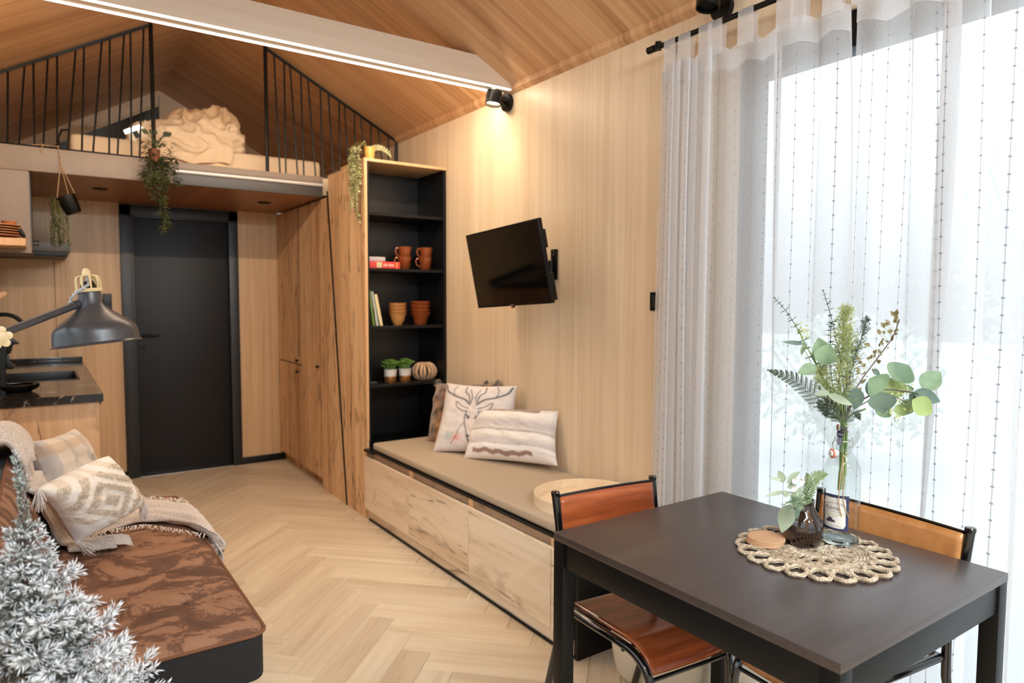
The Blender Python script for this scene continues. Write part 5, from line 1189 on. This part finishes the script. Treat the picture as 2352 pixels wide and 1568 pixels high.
# round eucalyptus branch to the right
b = MB(); P = spline([D(*p) for p in [(1942, 968), (1955, 930), (1985, 915), (2030, 895), (2090, 900), (2130, 905)]], 8); b.tube(P, .0020, 6); P2 = spline([D(*p) for p in [(1978, 930), (2030, 905), (2085, 925)]], 6); b.tube(P2, .0014, 6); build(b, 'eucalyptus_branch', M['stem_dk'], fb_)
def rl_(pa, pb, w, mat, d=DB, tilt=(0, 0, .2), curl=.06):
    b = MB(); A = D(*pa, d); B_ = D(*pb, d); b.leaf(A, B_-A, toc+Vector(tilt), (B_-A).length, w*1.12, curl, nseg=9); o_ = build(b, 'round_leaf', mat, fb_, ang=180)
for a in [((2030, 896), (1997, 870), .066, 'euc', -.01), ((1998, 912), (2025, 860), .040, 'euc_dk', .03), ((2052, 872), (2088, 838), .066, 'euc', .0), ((2030, 905), (2078, 875), .052, 'euc_lt', .02), ((2022, 900), (2030, 948), .058, 'euc_dk', -.05),
          ((2012, 925), (2046, 958), .036, 'euc', .02), ((2055, 948), (2085, 935), .030, 'euc_lt', .01), ((2118, 893), (2160, 852), .046, 'euc', -.01), ((2098, 900), (2162, 922), .034, 'euc_dk', -.02), ((2095, 918), (2143, 950), .046, 'euc_lt', -.03), ((2088, 905), (2112, 922), .024, 'fern', -.02),
          ((1966, 890), (1964, 940), .036, 'euc_dk', -.03), ((2068, 925), (2100, 945), .040, 'euc', .02), ((2004, 850), (2022, 860), .014, 'euc_dk', .03), ((2072, 895), (2100, 892), .022, 'euc', .02)]:
    rl_(a[0], a[1], a[2], M[a[3]], DB+a[4])
for a in [((1895, 832), (1880, 776), .044, 'euc', -.02), ((1890, 838), (1905, 790), .050, 'euc', -.035), ((1876, 842), (1833, 856), .030, 'euc', -.03), ((1848, 790), (1797, 784), .011, 'euc_dk', 0), ((1848, 790), (1840, 816), .010, 'euc', 0), ((1900, 905), (1960, 930), .018, 'sage', -.07), ((1905, 900), (1870, 905), .016, 'sage', -.07)]:
    rl_(a[0], a[1], a[2], M[a[3]], DB+a[4])
b = MB(); b.tube(spline([D(*p, DB-.02) for p in [(1930, 965), (1895, 880), (1868, 820), (1848, 790), (1835, 755)]], 6), .0017, 6); b.tube([D(1868, 845, DB-.02), D(1850, 805, DB-.02)], .001, 5); build(b, 'green_branch', M['stem'], fb_)
b = MB()
for c_ in ((1838, 752), (1850, 768), (2060, 900), (2070, 915), (2085, 935), (2062, 958), (2045, 945), (2010, 920), (2080, 890)):
    for i in range(14): p = D(c_[0]+rng.uniform(-12, 12), c_[1]+rng.uniform(-9, 9), DB+rng.uniform(-.01, .02)); b.leaf(p, Vector(rng.normal(size=3)), toc, .010, .004, 0, nseg=2)
build(b, 'seed_clusters', leaf_mat('seed_cluster', srgb(170, 180, 110), srgb(206, 210, 150)), fb_)['kind'] = 'stuff'
# ------------------------------------------------------------------ sofa bed
sf = thing('sofa_bed', 'brown suede sofa bed with black sides along the left wall', 'sofa', (.1, 2.8, 0))
X0, X1, Y0, Y1, ZS = -.02, .512, 2.0, 3.66, .445
def seat_top(u, v):
    x, y = lerp(X0, X1, u), lerp(Y0, Y1, v)
    ex = min(1, min(u, 1-u)/.10*1.0); ey = min(1, min(v, 1-v)/.035)
    puff = (1-(1-ex)**2.2)*(1-(1-ey)**2.2)
    z = ZS-.022+.022*puff
    for k in (.2, .385, .57, .78): z -= .014*math.exp(-abs((v-k-.010*math.sin(u*7+k*9))/.012))*puff
    for k in (.2, .385, .57, .78):
        for uu_ in (.3, .68): z -= .013*math.exp(-((u-uu_)/.045)**2-((v-k)/.018)**2)
    z += .003*nz((x*6, y*6, 0))*puff
    # rounded plan corners
    rr = .06; cx_ = X1-rr
    if x > cx_:
        for yc_, sg in ((Y0+rr, -1), (Y1-rr, 1)):
            if (y-yc_)*sg > 0:
                dx, dy = x-cx_, y-yc_; m_ = max(abs(dx), abs(dy)); r_ = math.hypot(dx, dy)
                if r_ > 1e-6: x, y = cx_+dx*m_/r_, yc_+dy*m_/r_
    return (x, y, z)
build(MB().grid(seat_top, 60, 150), 'seat_top', M['suede'], sf, ang=180)
def rrect(x0, x1, y0, y1, r, n=8):
    p = [(x0, y0)]; p += [(x1-r+r*math.cos(a), y0+r+r*math.sin(a)) for a in np.linspace(-PI/2, 0, n)]; p += [(x1-r+r*math.cos(a), y1-r+r*math.sin(a)) for a in np.linspace(0, PI/2, n)]; p += [(x0, y1)]; return p
outl = rrect(X0, X1, Y0, Y1, .045)
build(MB().tube([(x, y, ZS-.020) for x, y in outl], .0055, 8, closed=True), 'piping', M['piping'], sf)
build(MB().prism(rrect(X0, X1-.004, Y0+.004, Y1-.004, .045), 2, .285, ZS-.021), 'seat_body', M['sofa_black'], sf, bevel=.008)
build(MB().box((X0+.01, Y0+.05, .13), (X1-.06, Y1-.05, .284)), 'frame', M['sofa_black'], sf, bevel=.006)
for x, y in ((X1-.12, Y0+.12), (X1-.12, Y1-.14), (X0+.08, Y0+.12), (X0+.08, Y1-.14)): build(MB().lathe([(.02, 0), (.025, .13)], 16, Matrix.Translation((x, y, 0))), 'leg', M['black_metal'], sf)
# backrest: leans from the hinge line to the top edge
def slab(p0, p1, th, y0, y1): d = (Vector(p1)-Vector(p0)).normalized(); n = Vector((-d.y, d.x)); return [tuple(p0), tuple(p1), tuple(Vector(p1)+n*th), tuple(Vector(p0)+n*th)]
HP = (-.005, .43); TPt = (-.118, .835)
def backf(u, v):
    y = lerp(Y0+.02, 3.42, u); p = lerp(Vector(HP), Vector(TPt), v); d = (Vector(TPt)-Vector(HP)).normalized(); n = Vector((d.y, -d.x))
    e = (1-(1-min(1, min(v, 1-v)/.12))**2)*(1-(1-min(1, min(u, 1-u)/.04))**2); h = .020*e
    for k in (.35, .68): h -= .010*math.exp(-((v-k)/.03)**2)*e
    q_ = p+n*h; return (q_.x, y, q_.y)
build(MB().grid(backf, 90, 36), 'backrest_front', M['suede'], sf, ang=180)
sl_ = slab(HP, TPt, .10, 0, 0); build(MB().prism(sl_, 1, Y0+.02, 3.42), 'backrest', M['sofa_grey'], sf, bevel=.012, segs=3)
build(MB().tube([(HP[0], Y0+.02, HP[1]), (TPt[0], Y0+.02, TPt[1]), (TPt[0], 3.42, TPt[1]), (HP[0], 3.42, HP[1])], .005, 8), 'piping', M['piping'], sf)
# throw blanket over the backrest and the seat
def cloth_strip(path, wfn, n, m, seed, amp=.012):
    P = spline(path, 8); N_ = len(P)-1
    def f(u, v):
        k = v*N_; j = min(N_-1, int(k)); p = lerp(P[j], P[j+1], k-j); T = (P[min(j+1, N_)]-P[max(j-1, 0)]).normalized(); side_ = Vector((0, 1, 0)); nr = side_.cross(T).normalized()
        if nr.z < 0 and abs(nr.z) > .2: nr = -nr
        w, sh = wfn(v); a = u*2-1
        fold = amp*(math.sin(u*23+v*3+seed)+.6*math.sin(u*41+v*5+seed*2)+.8*nz((u*5, v*7, seed), 1.5))
        q_ = p + side_*(a*w/2+sh) + nr*(fold+amp*1.2)
        return (q_.x, q_.y, q_.z)
    return MB().grid(f, n, m)
th_ = thing('throw_blanket', 'cream fleece throw with fringes over the sofa back and seat', 'blanket', (.1, 3.1, .45))
pa = [(-.235, 3.10, .62), (-.225, 3.08, .80), (-.185, 3.02, .885), (-.120, 3.02, .905), (-.070, 3.03, .83), (-.045, 3.08, .70), (.0, 3.12, .57), (.03, 3.15, .485), (.10, 3.2, .462)]
o = build(cloth_strip(pa, lambda v: (lerp(.42, .34, v)+.05*math.sin(v*6), 0.0), 60, 60, 1, .011), 'upper_drape', M['throw'], th_, ang=180); md = o.modifiers.new('t', 'SOLIDIFY'); md.thickness = .012; md.offset = 1
pb = [(.06, 3.22, .463), (.18, 3.30, .462), (.32, 3.34, .460), (.44, 3.24, .459), (.505, 3.14, .454), (.530, 3.08, .432), (.538, 3.06, .405)]
wb2 = lambda v: (lerp(.26, .50, smoothstep(.1, .8, v))+.03*math.sin(v*9), 0)
o = build(cloth_strip(pb, wb2, 70, 70, 5, .0105), 'seat_drape', M['throw'], th_, ang=180); md = o.modifiers.new('t', 'SOLIDIFY'); md.thickness = .010; md.offset = 1
pc = [(.05, 3.02, .463), (.12, 3.0, .462), (.20, 2.99, .461)]
o = build(cloth_strip(pc, lambda v: (.12, 0), 20, 16, 8, .006), 'lower_fold', M['throw'], th_, ang=180); md = o.modifiers.new('t', 'SOLIDIFY'); md.thickness = .012; md.offset = 1
b = MB(); r = np.random.default_rng(2)
for k in range(70):
    y = lerp(2.79, 3.32, k/69); p = Vector((.543, y, .40)) if y > 2.85 else Vector((.535, y, .43)); d = Vector((.012, r.uniform(-.02, .01), -.055)); b.tube([p, p+d*.5+Vector((.006, 0, 0)), p+d+Vector((0, r.uniform(-.01, .01), r.uniform(-.01, .01)))], [.003, .0028, .0012], 5)
for k in range(40):
    x = lerp(.30, .52, k/39); p = Vector((x, 3.53-.25*max(0, x-.38)/.12*.5-.02*math.sin(k), .462)); b.tube([p, p+Vector((r.uniform(-.01, .01), .03, .004)), p+Vector((r.uniform(-.02, .02), .055, -.004))], [.003, .0028, .001], 5)
for k in range(34):
    y = lerp(2.93, 3.05, k/33); p = Vector((.20, y, .468)); b.tube([p, p+Vector((.03, r.uniform(-.015, .0), .0)), p+Vector((.055, r.uniform(-.03, .0), -.010))], [.003, .0028, .001], 5)
for k in range(44):
    x = lerp(.12, .50, k/43); yb = float(np.interp(x, [.06, .18, .32, .44, .505], [3.22, 3.30, 3.34, 3.24, 3.14]))-wb2(min(1, (x-.06)/.5))[0]/2; p = Vector((x, yb, .462)); b.tube([p, p+Vector((r.uniform(-.008, .008), -.014, .0)), p+Vector((r.uniform(-.012, .012), -.028, -.008))], [.0028, .0024, .001], 5)
build(b, 'fringe', M['fringe'], th_)['kind'] = 'stuff'
# plaid cushion and tufted cushion
def plaid(u, v, s):
    c = L3(214, 204, 192); n = .02*nz((u*4, v*4, 0))
    if (u*3+n) % 1 < .33: c = mixc(c, L3(166, 168, 172), .55)
    if (v*2.5+n) % 1 < .30: c = mixc(c, L3(196, 164, 128), .5)
    if .72 < u < .86 and v < .62: c = mixc(c, L3(104, 84, 74), .55)
    return mixc(c, L3(150, 152, 158), .25*max(0, nz((u*3, v*3, 7))))
pillow('plaid_cushion', 'blurry plaid cushion in white, grey and tan behind the tufted cushion', [Vector((.035, 3.22, .47)), Vector((.215, 3.58, .51)), at(170, 984, 1, 3.60), Vector((-.055, 3.28, .83))], .14, vcol('plaid_wool', .95, .3, 300, .3), plaid, n=60, seed=2)
def tuft(u, v, s):
    a, c_ = abs(u-.5)*2, abs(v-.5)*2; d = a+c_; tan = L3(222, 206, 184); wh = L3(242, 236, 226)
    k = math.sin(d*13); t = .5+.5*math.tanh(k*4); 
    if abs(u-.5) < .04 or abs(v-.5) < .03: t = .2
    if v < .30 and u < .34: return L3(236, 234, 230)
    return mixc(wh, tan, t*.75 + .15*nz((u*20, v*20, 1)))
def cnr(px, py, y): return at(px, py, 1, y)
tc = [cnr(172, 1244, 2.86), cnr(330, 1152, 3.10), cnr(250, 1046, 3.02), cnr(88, 1122, 2.72)]
to_, tb_, PT, tn = pillow('tufted_cushion', 'white and cream tufted cushion with tassels on the brown sofa', tc, .15, vcol('tufted_cotton', .95, .6, 220, .3), tuft, n=90, seed=5, pinch=.05)
# relief ridges of the tufting
b = MB(); r = np.random.default_rng(8)
for i in range(9000):
    u, v = r.uniform(.04, .96), r.uniform(.04, .96); a, c_ = abs(u-.5)*2, abs(v-.5)*2
    if math.sin((a+c_)*13) < -.1 or (v < .32 and u < .36): continue
    p = PT(u, v, 1); d = tn+Vector(r.normal(size=3))*.45; k = len(b.v); col = mixc(L3(240, 232, 220), L3(212, 192, 164), r.uniform(0, .8))
    s_ = Vector(r.normal(size=3)).normalized()*.0022; b.add([p-s_, p+s_, p+d.normalized()*.008], [(0, 1, 2)], col)
build(b, 'tufts', vcol('tuft_yarn', .95), to_, smooth=False)
for ci, (u, v) in enumerate(((0, 1), (0, 0), (1, 0), (1, 1))):
    p = PT(u, v, 1); b = MB(); dn = Vector((.02, -.02, -1)) if ci != 1 else Vector((.55, -.35, -.35))
    for i in range(46):
        q_ = dn.normalized()*.062+Vector(r.normal(size=3))*.010; e = p+q_; e.z = max(e.z, .452); m_ = p+q_*.5+Vector((0, 0, .004)); m_.z = max(m_.z, .456); b.tube([p, m_, e], [.003, .0026, .001], 5)
    if ci < 3: build(b, 'tassel', M['fringe'], to_)
# ------------------------------------------------------------------ floor lamp reaching over the sofa
fl_ = thing('floor_lamp', 'black arched reading lamp with a dome shade over the sofa', 'floor lamp', (-.10, 1.93, 0))
dl = 2.0; rimc = dep(224, 790, dl); upv = (dep(204, 690, dl*1.0)-rimc); upv = (upv + Vector((0, 0, 0))).normalized()
toC = (CAM_P-rimc).normalized(); upv = (Vector((0, 0, 1))*1.0 - _R2*.125 + Vector((0,0,0)) ).normalized()
sm = Matrix.Translation(rimc) @ Vector((0, 0, 1)).rotation_difference(upv).to_matrix().to_4x4()
shp = [(.117, -.001), (.1185, .001), (.116, .003), (.1125, .006), (.111, .020), (.1095, .036), (.107, .046), (.101, .055), (.092, .063), (.060, .087), (.042, .102), (.034, .112), (.0305, .120), (.029, .152), (.0, .152)]
shi = [(.028, .150), (.0285, .120), (.041, .100), (.059, .085), (.091, .061), (.105, .045), (.108, .034), (.110, .008), (.115, .001)]
grey = plain('satin_dark_grey', srgb(66, 64, 66), .30)
b = MB().lathe(shp[:-1]+shi, 64, sm); build(b, 'lamp_shade', grey, fl_)
cream = plain('cream_enamel', srgb(224, 196, 146), .4)
b = MB().lathe([(.026, .152), (.034, .152), (.036, .157), (.034, .162), (.026, .162), (.026, .152)], 40, sm)
for k in range(9):
    a = 2*PI*k/9; P3 = lambda r_, z: sm @ Vector((r_*math.cos(a), r_*math.sin(a), z)); b.tube(spline([P3(.031, .160), P3(.031, .185), P3(.028, .196), P3(.018, .200), P3(.006, .201)], 4), .0028, 6)
b.lathe([(0, .198), (.011, .198), (.011, .212), (.006, .222), (0, .223)], 20, sm); build(b, 'shade_cage', cream, fl_)
build(MB().lathe([(0, .152), (.020, .152), (.020, .172), (.014, .184), (0, .185)], 20, sm), 'socket', M['black_plastic'], fl_)
piv = dep(-40, 783, 1.70); arm_e = sm @ Vector((-.0, 0, .140)); ar = dep(190, 694, 1.985)
build(MB().tube([piv, lerp(piv, ar, .93)], .0110, 14).tube([lerp(piv, ar, .90), ar, arm_e], [.0130, .0130, .010], 14), 'arm', grey, fl_)
b = MB(); c_ = dep(-2, 775, 1.70); toC = (CAM_P-c_).normalized(); km = Matrix.Translation(c_) @ Vector((0, 0, 1)).rotation_difference(toC).to_matrix().to_4x4()
b.lathe([(0, -.012), (.018, -.012), (.018, .010), (.010, .014), (0, .014)], 20, km)
for k in range(6): a = 2*PI*k/6+.3; b.lathe([(0, -.010), (.010, -.008), (.010, .008), (0, .010)], 14, km @ Matrix.Translation((.019*math.cos(a), .019*math.sin(a), 0)))
build(b, 'joint_knob', cream, fl_)
build(MB().tube([(piv.x, piv.y, .02), (piv.x, piv.y, piv.z+.01)], .010, 14), 'pole', grey, fl_)
build(MB().lathe([(0, 0), (.12, 0), (.125, .008), (.12, .018), (.02, .024), (0, .024)], 48, Matrix.Translation((piv.x, piv.y, 0))), 'base', grey, fl_)
n = N('braided_cord'); w_ = n.new('ShaderNodeTexChecker'); w_.inputs['Scale'].default_value = 420; n.link(n.coords((1, 1, 1), rot=(.4, .5, .3)), w_.inputs[0]); w_.inputs[1].default_value = srgb(236, 234, 228); w_.inputs[2].default_value = srgb(50, 50, 52); cordm = n.set(w_.outputs[0], .8)
build(MB().tube(spline([dep(161, 698, 1.95), dep(163, 686, 1.94), dep(174, 672, 1.94), dep(188, 664, 1.945), dep(198, 657, 1.955), dep(203, 650, 1.975), sm @ Vector((0, 0, .222))], 6), .0042, 8), 'cord', cordm, fl_)
# ------------------------------------------------------------------ flocked christmas tree
xt = thing('christmas_tree', 'snow-flocked artificial fir tree in the left foreground', 'tree', (-.038, 1.42, 0))
TB = Vector((-.038, 1.42, 0)); HT = 1.125
build(MB().tube([(TB.x, TB.y, .03), (TB.x, TB.y, HT-.05)], [.016, .005], 10), 'trunk', M['stem_dk'], xt)
build(MB().lathe([(0, 0), (.13, 0), (.13, .01), (.02, .03), (.016, .12), (0, .12)], 24, Matrix.Translation(TB)), 'stand', M['black_metal'], xt)
r = np.random.default_rng(12); twigs = []
def add_twig(p, d, L_, nl): twigs.append((p, d/np.linalg.norm(d), L_, nl))
nb = 150
for k in range(nb):
    t = (k+.5)/nb; z = .16+(HT-.19)*t**.85; a = k*2.39996+r.uniform(-.3, .3); rad = max(.008, (1.04-z)*.435)*r.uniform(.7, 1.12)
    p0 = np.array([TB.x, TB.y, z]); dr_ = np.array([math.cos(a), math.sin(a), .12+.5*t]); dr_ /= np.linalg.norm(dr_); 
    if p0[0]+dr_[0]*rad < LX+.05: rad = max(.05, (LX+.05-p0[0])/dr_[0]) 
    add_twig(p0, dr_, rad, 0)
    nsub = int(2+rad*26) if z < 1.0 else 0
    for j in range(nsub):
        s_ = .22+.75*(j+.5)/nsub; q_ = p0+dr_*rad*s_; sg = 1 if j % 2 else -1; sd = np.cross(dr_, [0, 0, 1.]); sd /= np.linalg.norm(sd); d2_ = dr_*.75+sd*sg*r.uniform(.5, .9)+np.array([0, 0, r.uniform(-.15, .35)])
        l2 = min(.09, rad*.42)*(1.15-.5*s_)*r.uniform(.8, 1.2)
        if q_[0]+d2_[0]*l2 < LX+.03: continue
        add_twig(q_, d2_, max(.018, l2), 1)
for j in range(5): add_twig(np.array([TB.x, TB.y, HT-.06-.025*j]), np.array([r.uniform(-.15, .15), r.uniform(-.15, .15), 1.]), .07-.004*j, 1)
V, Fc, Cc = [], [], []; base = 0
for p, d, L_, kind in twigs:
    nn_ = int(L_*(1150 if kind else 700)); tt = r.uniform(.02, 1, nn_) if kind else r.uniform(.1, 1, nn_)
    u_ = np.cross(d, [0.3, .2, 1.]); u_ /= np.linalg.norm(u_); w_ = np.cross(d, u_); aa = r.uniform(0, 2*PI, nn_); ll = r.uniform(.020, .034, nn_)*(1-.25*tt)*min(1, max(.55, (1.15-p[2])/.3)); ww_ = r.uniform(.0011, .0020, nn_)
    dirs = d[None]*r.uniform(.55, 1.25, nn_)[:, None]+(u_[None]*np.cos(aa)[:, None]+w_[None]*np.sin(aa)[:, None])*.75; dirs /= np.linalg.norm(dirs, axis=1)[:, None]
    sid = np.cross(dirs, r.normal(size=(nn_, 3))); sid /= np.linalg.norm(sid, axis=1)[:, None]; up_ = np.cross(sid, dirs)
    P0 = p[None]+d[None]*(tt*L_)[:, None]; mid = P0+dirs*(ll*.6)[:, None]; tip = P0+dirs*ll[:, None]
    pts = np.stack([P0, mid+sid*ww_[:, None], mid-sid*ww_[:, None], mid+up_*ww_[:, None]*.9, tip], 1)
    V.append(pts.reshape(-1, 3)); bi = base+5*np.arange(nn_)[:, None]
    Fc.append(np.concatenate([bi+np.array([[0, 1, 3]]), bi+np.array([[0, 3, 2]]), bi+np.array([[1, 4, 3]]), bi+np.array([[3, 4, 2]]), bi+np.array([[0, 2, 1]]), bi+np.array([[1, 2, 4]])], 0)); base += 5*nn_
    rad_ = np.hypot(P0[:, 0]-TB.x, P0[:, 1]-TB.y)/np.maximum(.04, (1.05-P0[:, 2])*.44); snow = np.clip(r.uniform(0, 1, nn_)*.9+1.05*rad_-.30, 0, 1)
    g_ = np.array([.20, .22, .17]); wht = np.array([.90, .91, .93]); c0 = g_[None]*(1-snow[:, None]*.75)+wht[None]*snow[:, None]*.75; c1 = g_[None]*(1-snow[:, None])+wht[None]*snow[:, None]
    Cc.append(np.stack([c0*.8, c1, c1, c1, c1], 1).reshape(-1, 3))
V = np.concatenate(V); Fc = np.concatenate(Fc); Cc = np.concatenate(Cc)-0.0
me = bpy.data.meshes.new('needles'); me.vertices.add(len(V)); me.vertices.foreach_set('co', (V-np.array(XF[xt.name].translation)).astype(np.float32).ravel()); me.loops.add(Fc.size); me.loops.foreach_set('vertex_index', Fc.astype(np.int32).ravel())
me.polygons.add(len(Fc)); me.polygons.foreach_set('loop_start', np.arange(0, Fc.size, 3, dtype=np.int32)); me.update(calc_edges=True)
ca = me.color_attributes.new('print', 'FLOAT_COLOR', 'POINT'); ca.data.foreach_set('color', np.concatenate([Cc, np.ones((len(Cc), 1))], 1).astype(np.float32).ravel()); me.materials.append(vcol('flocked_needle', .85))
o = bpy.data.objects.new('needles', me); C.objects.link(o); o.parent = xt; o['kind'] = 'stuff'
b = MB()
for p, d, L_, kind in twigs: b.tube([Vector(p), Vector(p+d*L_*.9)], [.0026, .0012] if kind else [.004, .002], 4, cap=False)
o = build(b, 'twigs', plain('flocked_twig', srgb(120, 116, 108), .9), xt); o['kind'] = 'stuff'
# ------------------------------------------------------------------ knitted basket on the floor behind the chair
kb = thing('knitted_basket', 'round cream knitted basket on the floor behind the reddish brown chair', 'basket', (1.885, 1.725, 0))
nc = 120
def knit(i, k): c_ = (k+(i % 2)*1.5) % 3; return .0035*(1 if c_ < 1.5 else -1) if i > 2 else 0
prof = [(0, .001), (.12, .001), (.155, .006)]
for i in range(34): t = i/33; prof.append((.165+.030*math.sin(PI*(.12+.62*t)), .012+.235*t))
prof += [(.17, .25), (.15, .247), (.15, .02), (0, .02)]
build(MB().lathe(prof, nc, bump=lambda i, k: knit(i, k) if i < 37 else 0), 'body', M['knit'], kb, local=True, ang=180)
# ------------------------------------------------------------------ outside the window: snow and shrubs
sn = build(MB().box((WX+.2, -14, -.5), (30, 22, -.32)), 'snowy_ground', M['snow'], smooth=False); sn['kind'] = 'structure'
sn2 = build(MB().box((-30, -30, -.5), (-.7, 22, -.42)), 'snowy_ground', M['snow'], smooth=False); sn2['kind'] = 'structure'
def shrub(x, y, h, w, lab, seed, col):
    t = thing('garden_shrub', lab, 'shrub', (x, y, -.32), group='shrubs outside the window'); r = np.random.default_rng(seed); b = MB(); s_ = MB()
    for k in range(10):
        a = r.uniform(0, 6.28); e = Vector((w*.4*math.cos(a), w*.4*math.sin(a), h*r.uniform(.6, .95))); s_.tube([(0, 0, 0), e*.5+Vector((0, 0, .1)), e], [.03, .02, .006], 5)
    for k in range(900):
        v = Vector(r.normal(size=3)).normalized()*r.uniform(.5, 1)**.5; p = Vector((v.x*w*.5, v.y*w*.5, h*.55+v.z*h*.45)); b.leaf(p, Vector(r.normal(size=3)), Vector(r.normal(size=3)), .11, .06, .2, nseg=2)
    build(s_, 'stems', col, t, local=True); build(b, 'foliage', col, t, local=True)
gm = leaf_mat('grey_green_shrub', srgb(190, 200, 192), srgb(216, 222, 216))
shrub(6.9, 3.9, 1.6, 1.9, 'grey green shrub outside, seen through the gap between the curtains', 1, gm)
shrub(7.2, 1.3, 1.9, 1.6, 'grey green shrub outside behind the right curtain', 2, gm)
shrub(9.5, 2.6, 4.2, 2.6, 'tall grey green shrub outside at the top right behind the curtain', 3, gm)
